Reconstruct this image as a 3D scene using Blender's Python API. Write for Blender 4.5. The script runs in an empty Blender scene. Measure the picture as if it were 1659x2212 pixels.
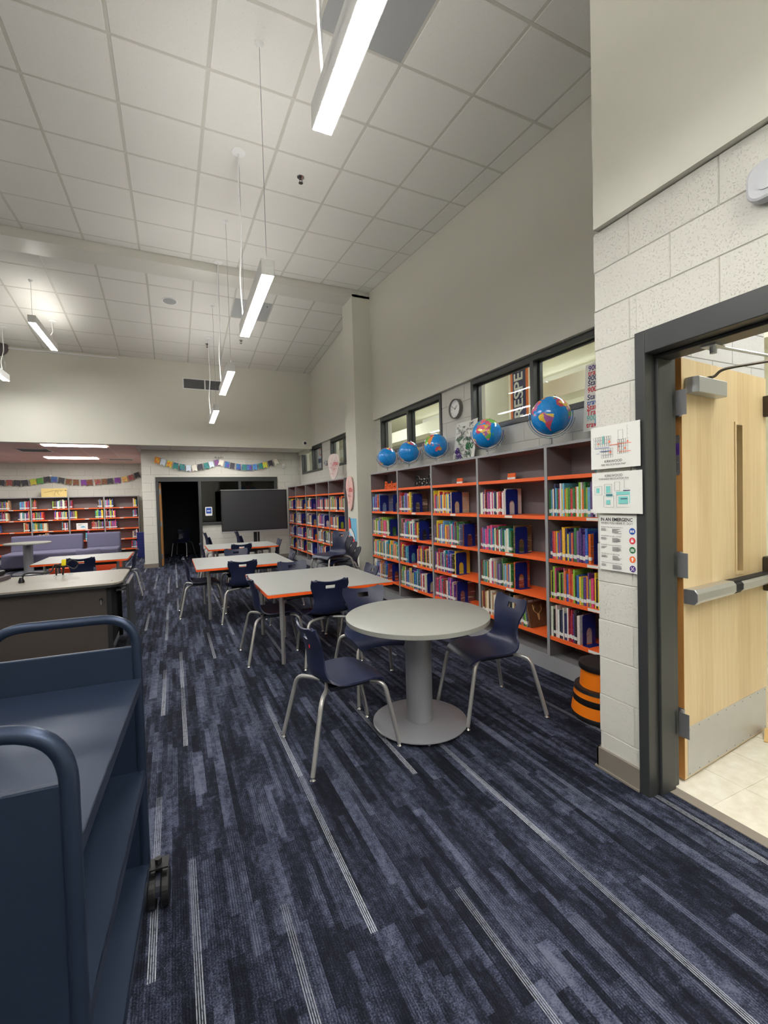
import bpy, bmesh, math, random
from mathutils import Vector, Matrix
R_ = random.Random(7)
PI = math.pi
S = bpy.context.scene
COL = S.collection

# ------------------------------------------------------------ camera, world, exposure
yaw, pitch, roll, FPX = 0.4371325, -0.02677742, -0.02730526, 976.099
fw = Vector((math.sin(yaw)*math.cos(pitch), math.cos(yaw)*math.cos(pitch), math.sin(pitch)))
r0 = Vector((math.cos(yaw), -math.sin(yaw), 0)); u0 = r0.cross(fw)
rr = math.cos(roll)*r0 + math.sin(roll)*u0; uu = -math.sin(roll)*r0 + math.cos(roll)*u0
cam = bpy.data.objects.new('camera', bpy.data.cameras.new('camera')); COL.objects.link(cam)
cam.data.sensor_fit = 'HORIZONTAL'; cam.data.sensor_width = 36; cam.data.lens = FPX/1659*36
cam.data.clip_start = 0.05
cam.matrix_world = Matrix(((rr.x, uu.x, -fw.x, 0), (rr.y, uu.y, -fw.y, 0), (rr.z, uu.z, -fw.z, 1.5), (0, 0, 0, 1)))
S.camera = cam
w = bpy.data.worlds.new('world'); S.world = w; w.use_nodes = True
w.node_tree.nodes['Background'].inputs[0].default_value = (0.8, 0.85, 1, 1)
w.node_tree.nodes['Background'].inputs[1].default_value = 0.3
S.view_settings.view_transform = 'Standard'; S.view_settings.look = 'None'
S.view_settings.gamma = 1; S.view_settings.use_curve_mapping = False
S.view_settings.exposure = 1.42
S.cycles.use_denoising = True
S.cycles.max_bounces = 8; S.cycles.diffuse_bounces = 5; S.cycles.sample_clamp_indirect = 6
LAMP = 34.0      # emission of the pendant diffusers
TROFFER = 15.0   # emission of the recessed lights
HALL = 17.0     # corridor lights

# ------------------------------------------------------------ materials
def lin(c):
    c = c/255.0
    return c/12.92 if c <= 0.04045 else ((c+0.055)/1.055)**2.4
def rgb(r, g, b): return (lin(r), lin(g), lin(b), 1)
M = {}
class NT:
    def __init__(s, name):
        s.m = bpy.data.materials.new(name); s.m.use_nodes = True; s.t = s.m.node_tree
        s.b = s.t.nodes['Principled BSDF']; s.out = s.t.nodes['Material Output']
    def n(s, typ, **kw):
        x = s.t.nodes.new(typ)
        for k, v in kw.items():
            if k.startswith('i'):
                key = k[1:]
                x.inputs[int(key) if key.isdigit() else key.replace('_', ' ')].default_value = v
            else: setattr(x, k, v)
        return x
    def L(s, a, b): s.t.links.new(a, b)
    def put(s, v, sock):
        if isinstance(v, (int, float)): sock.default_value = v
        else: s.L(v, sock)
    def math(s, op, a, b=0.0, c=0.0):
        x = s.n('ShaderNodeMath', operation=op); s.put(a, x.inputs[0]); s.put(b, x.inputs[1]); s.put(c, x.inputs[2]); return x.outputs[0]
    def mix(s, f, a, b, bt='MIX'):
        x = s.n('ShaderNodeMix', data_type='RGBA', blend_type=bt); s.put(f, x.inputs[0])
        for v, k in ((a, 6), (b, 7)):
            if isinstance(v, tuple): x.inputs[k].default_value = v
            else: s.L(v, x.inputs[k])
        return x.outputs[2]
    def coord(s, k='Object'): return s.n('ShaderNodeTexCoord').outputs[k]
    def noise(s, vec, scale, detail=2.0, rough=0.5):
        x = s.n('ShaderNodeTexNoise'); s.L(vec, x.inputs['Vector']); x.inputs['Scale'].default_value = scale
        x.inputs['Detail'].default_value = detail; x.inputs['Roughness'].default_value = rough; return x.outputs['Fac']
    def map(s, vec, scale):
        x = s.n('ShaderNodeMapping'); s.L(vec, x.inputs[0]); x.inputs['Scale'].default_value = scale; return x.outputs[0]
    def bump(s, h, strength, dist=0.01):
        x = s.n('ShaderNodeBump'); s.L(h, x.inputs['Height']); x.inputs['Strength'].default_value = strength
        x.inputs['Distance'].default_value = dist; s.L(x.outputs[0], s.b.inputs['Normal'])
    def ramp(s, f, stops, interp='LINEAR'):
        x = s.n('ShaderNodeValToRGB'); s.L(f, x.inputs[0]); cr = x.color_ramp; cr.interpolation = interp
        while len(cr.elements) < len(stops): cr.elements.new(0.5)
        for e, (p, c) in zip(cr.elements, stops): e.position = p; e.color = c
        return x.outputs[0]

def mat(name, col, rough=0.5, metal=0.0, spec=0.5, var=0.06, nscale=30.0, bump=0.0, bscale=200.0, bdist=0.002, coat=0.0):
    """painted / plastic / metal surface with slight mottling and fine relief"""
    k = NT(name); k.b.inputs['Roughness'].default_value = rough; k.b.inputs['Metallic'].default_value = metal
    k.b.inputs['Specular IOR Level'].default_value = spec; k.b.inputs['Coat Weight'].default_value = coat
    co = k.coord()
    f = k.noise(co, nscale, 3)
    lo = tuple(max(0, c*(1-var)) for c in col[:3])+(1,); hi = tuple(min(1, c*(1+var)) for c in col[:3])+(1,)
    k.L(k.mix(f, lo, hi), k.b.inputs['Base Color'])
    if bump: k.bump(k.noise(co, bscale, 2), bump, bdist)
    M[name] = k.m
    return k.m
def emis(name, col, strength):
    k = NT(name); e = k.n('ShaderNodeEmission'); e.inputs[0].default_value = col; e.inputs[1].default_value = strength
    k.L(e.outputs[0], k.out.inputs[0]); M[name] = k.m; return k.m

mat('drywall', rgb(214, 212, 200), 0.7, var=0.015, nscale=3, bump=0.15, bscale=150)
mat('beam_paint', rgb(208, 206, 197), 0.35, var=0.015, nscale=3)
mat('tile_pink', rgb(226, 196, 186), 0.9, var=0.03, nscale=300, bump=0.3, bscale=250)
mat('tee', rgb(194, 192, 182), 0.5, var=0.02)
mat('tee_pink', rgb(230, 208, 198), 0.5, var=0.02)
mat('mortar', rgb(180, 176, 163), 0.9, var=0.04)
mat('access_grey', rgb(160, 162, 162), 0.55, var=0.03, nscale=80)
mat('rubber_base', rgb(126, 118, 108), 0.6, var=0.03)
mat('frame_grey', rgb(52, 54, 54), 0.38, var=0.04, nscale=6, bump=0.08, bscale=90)
mat('case_grey', rgb(120, 119, 121), 0.55, var=0.06, nscale=400)
mat('case_inner', rgb(113, 109, 112), 0.65, var=0.08, nscale=300)
mat('case_edge', rgb(152, 153, 156), 0.45, var=0.03)
mat('orange', rgb(243, 104, 44), 0.45, var=0.03)
mat('orange_edge', rgb(250, 96, 20), 0.45, var=0.03)
mat('navy_plastic', rgb(29, 36, 64), 0.38, var=0.06, nscale=40, bump=0.12, bscale=900, bdist=0.001)
mat('dark_plastic', rgb(26, 30, 45), 0.45, var=0.06, nscale=40)
mat('leg_metal', rgb(176, 175, 173), 0.32, 0.6, var=0.05, nscale=60)
mat('grey_metal_paint', rgb(142, 143, 148), 0.35, 0.35, var=0.05, nscale=300)
mat('chrome', rgb(214, 216, 220), 0.15, 1.0, var=0.02)
mat('laminate', rgb(152, 153, 149), 0.42, var=0.06, nscale=500)
mat('laminate_round', rgb(144, 145, 138), 0.45, var=0.07, nscale=500)
mat('round_edge', rgb(134, 134, 126), 0.5, var=0.05)
mat('cart_blue', rgb(45, 57, 78), 0.36, 0.55, var=0.06, nscale=700, bump=0.1, bscale=700, bdist=0.001)
mat('black_rubber', rgb(22, 22, 24), 0.35, var=0.1)
mat('black_matte', rgb(16, 17, 20), 0.7, var=0.1)
mat('bookend_blue', rgb(14, 34, 118), 0.4, var=0.04)
mat('paper', rgb(226, 226, 220), 0.8, var=0.015, nscale=15)
mat('paper_ink', rgb(30, 30, 34), 0.8)
mat('ink_grey', rgb(120, 120, 122), 0.8)
mat('teal_ink', rgb(122, 196, 190), 0.8); mat('orange_ink', rgb(238, 128, 92), 0.8); mat('blue_ink', rgb(40, 80, 170), 0.7)
mat('red_ink', rgb(214, 40, 58), 0.7); mat('green_ink', rgb(30, 110, 60), 0.7); mat('orange_sign', rgb(240, 112, 50), 0.7); mat('purple_ink', rgb(78, 40, 130), 0.7)
mat('white_paint', rgb(232, 232, 230), 0.5, var=0.01)
mat('pink_ink', rgb(212, 120, 120), 0.8); mat('pale_pink', rgb(232, 190, 182), 0.8)
mat('screen_black', rgb(50, 51, 55), 0.28, var=0.03)
mat('bezel', rgb(28, 28, 30), 0.3); mat('alu', rgb(196, 198, 202), 0.28, 0.85, var=0.03)
mat('kick_metal', rgb(196, 196, 196), 0.42, 0.6, var=0.06, nscale=8)
mat('closer_alu', rgb(186, 190, 194), 0.35, 0.5, var=0.02); mat('dark_bronze', rgb(80, 74, 66), 0.4, 0.6)
mat('hinge_metal', rgb(150, 150, 152), 0.35, 0.6)
mat('sofa_cloth', rgb(100, 98, 122), 0.9, var=0.08, nscale=200, bump=0.3, bscale=500)
mat('ottoman_orange', rgb(236, 84, 40), 0.7, var=0.05)
mat('desk_wood', rgb(66, 59, 54), 0.5, var=0.12, nscale=12); mat('desk_top', rgb(144, 140, 128), 0.4, var=0.05, nscale=60)
mat('desk_edge', rgb(36, 37, 40), 0.4)
mat('stool_orange', rgb(255, 132, 10), 0.45, var=0.03); mat('stool_black', rgb(24, 22, 22), 0.5)
mat('bin_blue', rgb(24, 34, 110), 0.5, var=0.05)
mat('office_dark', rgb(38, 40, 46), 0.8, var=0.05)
mat('hall_cream', rgb(226, 224, 206), 0.7, var=0.02, nscale=3)
mat('banner_navy', rgb(42, 46, 96), 0.6); mat('banner_orange', rgb(240, 122, 50), 0.6)
mat('yellow_tag', rgb(240, 220, 20), 0.5); mat('light_grey_plastic', rgb(186, 188, 192), 0.45, var=0.02)
mat('dino_yellow', rgb(226, 200, 130), 0.7, var=0.08, nscale=6); mat('brown_line', rgb(96, 80, 40), 0.8)
mat('sky_blue', rgb(120, 190, 224), 0.7, var=0.12, nscale=20); mat('bright_red', rgb(226, 40, 40), 0.6)
mat('clock_rim', rgb(112, 108, 104), 0.4); mat('wood_wedge', rgb(214, 178, 118), 0.6)
mat('disc_dark', rgb(82, 70, 76), 0.5); mat('pink_sheet', rgb(228, 210, 204), 0.8)
mat('brown_cover', rgb(110, 74, 50), 0.5, var=0.3, nscale=30)
emis('lamp_white', (1, 0.985, 0.96, 1), LAMP)
emis('lamp_up', (1, 0.98, 0.94, 1), LAMP*0.55)
emis('lamp_up_soft', (1, 0.97, 0.90, 1), LAMP*0.16)
emis('lamp_troffer', (1, 0.97, 0.93, 1), TROFFER)
emis('lamp_hall', (1, 0.99, 0.93, 1), HALL)

def block_mat(name, col, pit):
    k = NT(name); k.b.inputs['Roughness'].default_value = 0.6
    co = k.coord('Object'); geo = k.n('ShaderNodeNewGeometry').outputs['Position']
    pits = k.noise(geo, 125, 2, 0.6); pm = k.ramp(pits, [(0.33, (0, 0, 0, 1)), (0.39, (1, 1, 1, 1))])
    fine = k.noise(geo, 400, 2)
    h = k.math('ADD', k.math('MULTIPLY', pm, pit), k.math('MULTIPLY', fine, 0.15))
    k.bump(h, 0.65, 0.006)
    k.L(k.mix(k.noise(geo, 4, 2), tuple(c*0.97 for c in col[:3])+(1,), col), k.b.inputs['Base Color'])
    M[name] = k.m
block_mat('block', rgb(208, 206, 197), 1.0)
block_mat('block_smooth', rgb(206, 204, 196), 0.25)
block_mat('block_hall', rgb(208, 210, 214), 1.3)

def tile_mat():
    k = NT('ceiling_tile'); k.b.inputs['Roughness'].default_value = 0.95
    g = k.n('ShaderNodeNewGeometry').outputs['Position']
    spk = k.ramp(k.noise(g, 160, 2, 0.7), [(0.30, rgb(198, 196, 189)), (0.38, rgb(222, 220, 214))])
    k.L(spk, k.b.inputs['Base Color']); k.bump(k.noise(g, 180, 2), 0.25, 0.002); M['ceiling_tile'] = k.m
tile_mat()

def wood_mat(name, c1, c2, strip):
    k = NT(name); k.b.inputs['Roughness'].default_value = 0.38
    co = k.coord('Object')
    sx = k.n('ShaderNodeSeparateXYZ'); k.L(co, sx.inputs[0])
    idx = k.math('FLOOR', k.math('DIVIDE', sx.outputs[0], strip))
    wn = k.n('ShaderNodeTexWhiteNoise', noise_dimensions='1D'); k.L(idx, wn.inputs['W'])
    g = k.noise(k.map(co, (26, 26, 1.6)), 1.6, 4, 0.55)
    f = k.math('ADD', k.math('MULTIPLY', g, 0.9), k.math('MULTIPLY', wn.outputs[0], 0.35))
    k.L(k.ramp(f, [(0.25, c1), (0.95, c2)]), k.b.inputs['Base Color']); M[name] = k.m
wood_mat('maple', rgb(206, 178, 132), rgb(228, 206, 164), 0.15)
wood_mat('maple_edge', rgb(178, 122, 62), rgb(200, 146, 84), 0.5)

def vct_mat():
    k = NT('vct'); k.b.inputs['Roughness'].default_value = 0.25
    g = k.n('ShaderNodeNewGeometry').outputs['Position']
    k.L(k.ramp(k.noise(g, 14, 4, 0.6), [(0.3, rgb(212, 206, 190)), (0.7, rgb(228, 224, 212))]), k.b.inputs['Base Color']); M['vct'] = k.m
vct_mat()

def carpet_mat():
    k = NT('carpet'); k.b.inputs['Roughness'].default_value = 0.95; k.b.inputs['Specular IOR Level'].default_value = 0.15
    g = k.n('ShaderNodeNewGeometry').outputs['Position']
    sp = k.n('ShaderNodeSeparateXYZ'); k.L(g, sp.inputs[0]); X, Y = sp.outputs[0], sp.outputs[1]
    def wn(a, b, c=0.0):
        x = k.n('ShaderNodeTexWhiteNoise', noise_dimensions='3D'); cb = k.n('ShaderNodeCombineXYZ')
        k.put(a, cb.inputs[0]); k.put(b, cb.inputs[1]); k.put(c, cb.inputs[2]); k.L(cb.outputs[0], x.inputs[0]); return x.outputs[0]
    def cells(wd, ln, seed):
        i = k.math('FLOOR', k.math('DIVIDE', X, wd))
        off = k.math('MULTIPLY', wn(i, seed), 7.0)
        jj = k.math('ADD', k.math('DIVIDE', Y, ln), off)
        j = k.math('FLOOR', jj)
        return i, j, wn(i, j, seed), k.math('FRACT', jj)
    i1, j1, v1, f1 = cells(0.125, 1.0, 3.1)
    i2, j2, v2, f2 = cells(0.055, 0.45, 8.7)
    i3, j3, v3, f3 = cells(0.0275, 0.38, 5.5)
    # plank tone + strip tone + thin strip tone
    sp1 = k.noise(k.map(g, (1, 0.5, 1)), 95, 3, 0.75)
    sp2 = k.noise(k.map(g, (1.0, 0.25, 1)), 16, 3, 0.6)
    t = k.math('ADD', k.math('MULTIPLY', v1, 0.16), k.math('MULTIPLY', v2, 0.40))
    t = k.math('ADD', t, k.math('MULTIPLY', v3, 0.40))
    sp3 = k.noise(k.map(g, (1.0, 0.6, 1)), 42, 2, 0.6)
    t = k.math('ADD', t, k.math('MULTIPLY', k.math('SUBTRACT', sp2, 0.5), 0.7))
    t = k.math('ADD', t, k.math('MULTIPLY', k.math('SUBTRACT', sp3, 0.5), 0.8))
    t = k.math('ADD', t, k.math('MULTIPLY', k.math('SUBTRACT', k.noise(g, 190, 1, 0.5), 0.5), 1.0))
    col = k.ramp(t, [(0.12, rgb(18, 20, 29)), (0.34, rgb(30, 33, 45)), (0.50, rgb(47, 51, 67)), (0.70, rgb(70, 75, 94)), (0.95, rgb(92, 97, 114))])
    # fine ribs along the pile
    rib = k.math('SINE', k.math('MULTIPLY', X, 2*PI/0.0092))
    ribm = k.math('GREATER_THAN', wn(i2, j2, 1.3), 0.45)
    ribd = k.math('MULTIPLY', k.math('MULTIPLY', k.math('GREATER_THAN', rib, 0.3), ribm), 0.55)
    col = k.mix(ribd, col, rgb(18, 20, 32))
    # pale pin-stripe strips
    ip = k.math('FLOOR', k.math('DIVIDE', k.math('ADD', X, 0.012), 0.25))
    fx = k.math('FRACT', k.math('DIVIDE', k.math('ADD', X, 0.012), 0.25))
    jp_ = k.math('ADD', k.math('DIVIDE', Y, 1.0), k.math('MULTIPLY', wn(ip, 2.2), 5.0))
    jp = k.math('FLOOR', jp_); fy = k.math('FRACT', jp_)
    on = k.math('LESS_THAN', wn(ip, jp, 4.4), 0.34)
    pos = k.math('ADD', k.math('MULTIPLY', wn(ip, 9.9), 0.7), 0.05)
    d = k.math('SUBTRACT', fx, pos)
    inb = k.math('MULTIPLY', k.math('GREATER_THAN', d, 0.0), k.math('LESS_THAN', d, 0.115))
    pin = k.math('GREATER_THAN', k.math('SINE', k.math('MULTIPLY', d, 2*PI/0.029)), 0.0)
    pinw = k.math('MULTIPLY', k.math('MULTIPLY', on, inb), pin)
    fade = k.math('ADD', 0.3, k.math('MULTIPLY', k.math('SUBTRACT', 1.0, fy), 0.7))
    brk = k.ramp(sp1, [(0.35, (0.3, 0.3, 0.3, 1)), (0.5, (1, 1, 1, 1))])
    col = k.mix(k.math('MULTIPLY', k.math('MULTIPLY', pinw, fade), brk), col, rgb(168, 172, 180))
    k.L(col, k.b.inputs['Base Color'])
    k.bump(k.math('ADD', k.math('MULTIPLY', rib, 0.35), sp1), 0.7, 0.004)
    M['carpet'] = k.m
carpet_mat()

def glass_mat(name, tint, refl):
    k = NT(name); tr = k.n('ShaderNodeBsdfTransparent'); tr.inputs[0].default_value = tint
    gl = k.n('ShaderNodeBsdfGlossy'); gl.inputs['Roughness'].default_value = 0.02
    fr = k.n('ShaderNodeFresnel'); mx = k.n('ShaderNodeMixShader')
    bf = k.n('ShaderNodeNewGeometry').outputs['Backfacing']; k.L(k.math('MULTIPLY', k.math('MULTIPLY', fr.outputs[0], refl), k.math('SUBTRACT', 1.0, bf)), mx.inputs[0]); k.L(tr.outputs[0], mx.inputs[1]); k.L(gl.outputs[0], mx.inputs[2]); k.L(mx.outputs[0], k.out.inputs[0])
    M[name] = k.m
glass_mat('glass', (0.93, 0.96, 0.97, 1), 1.0); glass_mat('acrylic', (0.8, 0.84, 0.86, 1), 1.5); glass_mat('glass_dark', (0.5, 0.53, 0.56, 1), 1.0)

def cover_mat(name, attr):
    k = NT(name); k.b.inputs['Roughness'].default_value = 0.4
    if attr:
        a = k.n('ShaderNodeAttribute', attribute_name='Col'); base = a.outputs['Color']
        g = k.n('ShaderNodeNewGeometry').outputs['Position']
        f = k.ramp(k.noise(g, 45, 2, 0.7), [(0.55, (0, 0, 0, 1)), (0.66, (1, 1, 1, 1))])
        k.L(k.mix(k.math('MULTIPLY', f, 0.4), base, rgb(235, 225, 205)), k.b.inputs['Base Color'])
    else:
        o = k.n('ShaderNodeObjectInfo'); base = o.outputs['Color']
        co = k.coord('Object'); add = k.n('ShaderNodeVectorMath', operation='ADD')
        cb = k.n('ShaderNodeCombineXYZ'); rn = k.math('MULTIPLY', o.outputs['Random'], 50.0)
        for q in range(3): k.L(rn, cb.inputs[q])
        k.L(k.map(co, (6, 1, 9)), add.inputs[0]); k.L(cb.outputs[0], add.inputs[1])
        f = k.ramp(k.noise(add.outputs[0], 1.3, 3, 0.7), [(0.54, (0, 0, 0, 1)), (0.62, (1, 1, 1, 1))])
        f2 = k.ramp(k.noise(add.outputs[0], 3.7, 3, 0.7), [(0.58, (0, 0, 0, 1)), (0.64, (1, 1, 1, 1))])
        hs = k.n('ShaderNodeHueSaturation'); k.L(base, hs.inputs['Color']); k.L(k.math('ADD', k.math('MULTIPLY', o.outputs['Random'], 0.6), 0.2), hs.inputs['Hue']); hs.inputs['Value'].default_value = 0.6
        c1 = k.mix(k.math('MULTIPLY', f, 0.75), base, hs.outputs[0])
        k.L(k.mix(k.math('MULTIPLY', f2, 0.6), c1, rgb(238, 230, 212)), k.b.inputs['Base Color'])
    M[name] = k.m
cover_mat('cover', False); cover_mat('cover_attr', True)
mat('pages', rgb(226, 218, 196), 0.9, var=0.05)
def attr_mat():
    k = NT('globe_map'); k.b.inputs['Roughness'].default_value = 0.18; k.b.inputs['Coat Weight'].default_value = 0.4
    a = k.n('ShaderNodeAttribute', attribute_name='Col'); k.L(a.outputs['Color'], k.b.inputs['Base Color']); M['globe_map'] = k.m
attr_mat()
def flag_mat():
    k = NT('flag_print'); k.b.inputs['Roughness'].default_value = 0.7
    o = k.n('ShaderNodeObjectInfo'); co = k.coord('Object'); add = k.n('ShaderNodeVectorMath', operation='ADD')
    cb = k.n('ShaderNodeCombineXYZ'); rn = k.math('MULTIPLY', o.outputs['Random'], 90.0)
    for q in range(3): k.L(rn, cb.inputs[q])
    k.L(co, add.inputs[0]); k.L(cb.outputs[0], add.inputs[1])
    n1 = k.noise(add.outputs[0], 18, 2, 0.6); hs = k.n('ShaderNodeHueSaturation'); k.L(o.outputs['Color'], hs.inputs['Color']); k.L(n1, hs.inputs['Hue'])
    k.L(k.mix(k.ramp(n1, [(0.45, (0, 0, 0, 1)), (0.55, (1, 1, 1, 1))]), o.outputs['Color'], hs.outputs[0]), k.b.inputs['Base Color']); M['flag_print'] = k.m
flag_mat()

# ------------------------------------------------------------ mesh helpers
class MB:
    def __init__(s): s.v = []; s.f = []; s.m = []; s.c = None
    def poly(s, vs, fs, mi=0):
        b = len(s.v); s.v += [tuple(x) for x in vs]; s.f += [tuple(b+i for i in f) for f in fs]; s.m += [mi]*len(fs); return s
    def box(s, x0, x1, y0, y1, z0, z1, mi=0, mat6=None):
        vs = [(x, y, z) for x in (x0, x1) for y in (y0, y1) for z in (z0, z1)]
        fs = [(0, 1, 3, 2), (4, 6, 7, 5), (0, 4, 5, 1), (2, 3, 7, 6), (0, 2, 6, 4), (1, 5, 7, 3)]  # -x +x -y +y -z +z
        b = len(s.v); s.v += vs; s.f += [tuple(b+i for i in f) for f in fs]; s.m += (mat6 or [mi]*6); return s
    def prism(s, pts, h0, h1, axis='z', mi=0, mcap=None):
        """polygon pts (a,b) extruded along axis"""
        n = len(pts)
        def P(a, b, h): return {'z': (a, b, h), 'y': (a, h, b), 'x': (h, a, b)}[axis]
        b0 = len(s.v); s.v += [P(a, b, h0) for a, b in pts]+[P(a, b, h1) for a, b in pts]
        s.f += [tuple(b0+i for i in range(n))[::-1], tuple(b0+n+i for i in range(n))]; s.m += [mi if mcap is None else mcap]*2
        for i in range(n):
            j = (i+1) % n; s.f.append((b0+i, b0+j, b0+n+j, b0+n+i)); s.m.append(mi)
        return s
    def lathe(s, prof, n=32, cx=0, cy=0, mi=0, cap=True):
        b = len(s.v)
        for r, z in prof:
            for i in range(n): a = 2*PI*i/n; s.v.append((cx+r*math.cos(a), cy+r*math.sin(a), z))
        for k in range(len(prof)-1):
            for i in range(n):
                j = (i+1) % n; s.f.append((b+k*n+i, b+k*n+j, b+(k+1)*n+j, b+(k+1)*n+i)); s.m.append(mi)
        if cap:
            s.f.append(tuple(b+i for i in range(n))[::-1]); s.m.append(mi)
            s.f.append(tuple(b+(len(prof)-1)*n+i for i in range(n))); s.m.append(mi)
        return s
    def tube(s, path, r, n=10, mi=0, sy=1.0):
        P = [Vector(p) for p in path]; b = len(s.v); rs = r if isinstance(r, (list, tuple)) else [r]*len(P)
        up = None
        for i, p in enumerate(P):
            d = (P[min(i+1, len(P)-1)]-P[max(i-1, 0)]).normalized()
            if up is None: up = Vector((0, 0, 1)) if abs(d.z) < 0.9 else Vector((1, 0, 0))
            a = d.cross(up).normalized(); u = a.cross(d).normalized(); up = u
            for q in range(n):
                t = 2*PI*q/n; s.v.append(tuple(p+a*math.cos(t)*rs[i]+u*math.sin(t)*rs[i]*sy))
        for i in range(len(P)-1):
            for q in range(n):
                t = (q+1) % n; s.f.append((b+i*n+q, b+i*n+t, b+(i+1)*n+t, b+(i+1)*n+q)); s.m.append(mi)
        s.f.append(tuple(b+q for q in range(n))[::-1]); s.m.append(mi)
        s.f.append(tuple(b+(len(P)-1)*n+q for q in range(n))); s.m.append(mi)
        return s
    def mesh(s, name, mats, smooth=False):
        me = bpy.data.meshes.new(name); me.from_pydata(s.v, [], s.f)
        for x in mats: me.materials.append(M[x])
        me.polygons.foreach_set('material_index', s.m)
        if smooth:
            me.polygons.foreach_set('use_smooth', [True]*len(s.f))
        me.update(); 
        bm = bmesh.new(); bm.from_mesh(me); bmesh.ops.recalc_face_normals(bm, faces=bm.faces)
        bm.to_mesh(me); bm.free()
        if smooth: me.set_sharp_from_angle(angle=math.radians(40))
        return me
    def build(s, name, mats, parent=None, smooth=False, bevel=0, loc=None, rot=None):
        if isinstance(mats, str): mats = [mats]
        o = put(name, s.mesh(name, mats, smooth), parent, loc, rot)
        if bevel:
            m = o.modifiers.new('edge', 'BEVEL'); m.width = bevel; m.segments = 2; m.limit_method = 'ANGLE'
        return o
def put(name, me, parent=None, loc=None, rot=None):
    o = bpy.data.objects.new(name, me); COL.objects.link(o)
    if parent: o.parent = parent
    if loc: o.location = loc
    if rot: o.rotation_euler = rot
    return o
def thing(name, label, cat, loc=(0, 0, 0), rot=(0, 0, 0), group=None):
    o = bpy.data.objects.new(name, None); COL.objects.link(o); o.location = loc
    o.rotation_euler = rot if isinstance(rot, tuple) else (0, 0, rot); o.empty_display_size = 0.05
    return tag(o, label, cat, group)
def tag(o, label, cat, group=None):
    o['label'] = label; o['category'] = cat
    if group: o['group'] = group
    return o
def struct(o): o['kind'] = 'structure'; return o
def copy_tree(o, parent=None):
    c = o.copy(); COL.objects.link(c)
    if parent: c.parent = parent
    for ch in list(o.children): copy_tree(ch, c)
    return c
def bez(P, n=8):
    """smooth a path through points (Catmull-Rom)"""
    P = [Vector(p) for p in P]; out = []
    Q = [2*P[0]-P[1]]+P+[2*P[-1]-P[-2]]
    for i in range(1, len(Q)-2):
        for k in range(n):
            t = k/n; a, b, c, d = Q[i-1], Q[i], Q[i+1], Q[i+2]
            out.append(0.5*((2*b)+(c-a)*t+(2*a-5*b+4*c-d)*t*t+(3*b-a-3*c+d)*t**3))
    return out+[P[-1]]
def fillet(P, r, n=5):
    P = [Vector(p) for p in P]; out = [P[0]]
    for i in range(1, len(P)-1):
        a = (P[i-1]-P[i]).normalized(); b = (P[i+1]-P[i]).normalized()
        p0 = P[i]+a*r; p1 = P[i]+b*r
        for k in range(n+1):
            t = k/n; out.append(p0*(1-t)**2+P[i]*2*t*(1-t)+p1*t*t)
    return out+[P[-1]]
_tc = {}
def text(parent, s, size, x, y, mt, z=0.002, ang=0, name='lettering', depth=0.0, align='CENTER', bold=0.0, sx=1.0):
    key = (s, round(size, 4), depth, align, bold)
    if key not in _tc:
        c = bpy.data.curves.new('t', 'FONT'); c.body = s; c.size = size; c.align_x = align; c.align_y = 'CENTER'; c.extrude = depth; c.offset = bold
        c.resolution_u = 3
        o = bpy.data.objects.new('t', c); me = bpy.data.meshes.new_from_object(o); bpy.data.objects.remove(o); _tc[key] = me
    me = _tc[key].copy(); me.materials.clear(); me.materials.append(M[mt])
    o = put(name, me, parent, (x, y, z), (0, 0, ang)); o.scale = (sx, 1, 1); return o
FX = (PI/2, 0, -PI/2)   # a sheet facing -X (seen from the room on the bookcase wall)
FY = (PI/2, 0, 0)       # a sheet facing -Y

# ------------------------------------------------------------ floor, walls
MB().box(-6.2, 2.245, -2.5, 1.62, -0.1, 0).box(-6.2, 3.45, 1.62, 16.3, -0.1, 0).build('floor', 'carpet')['kind'] = 'structure'
hf = struct(MB().box(2.245, 7.2, -2.5, 1.6, -0.12, -0.006).box(3.45, 7.2, 1.6, 16, -0.12, -0.006).build('floor_hall', 'mortar'))
tm = MB().poly([(0.0015, 0.0015, 0), (0.3035, 0.0015, 0), (0.3035, 0.3035, 0), (0.0015, 0.3035, 0), (0, 0, -0.005), (0.305, 0, -0.005), (0.305, 0.305, -0.005), (0, 0.305, -0.005)],
               [(0, 1, 2, 3), (4, 5, 1, 0), (5, 6, 2, 1), (6, 7, 3, 2), (7, 4, 0, 3)]).mesh('floor_tile', ['vct'])
for i in range(9):
    for j in range(9):
        put('floor_tile', tm, hf, (2.25+i*0.305, -1.17+j*0.305, 0))

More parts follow.
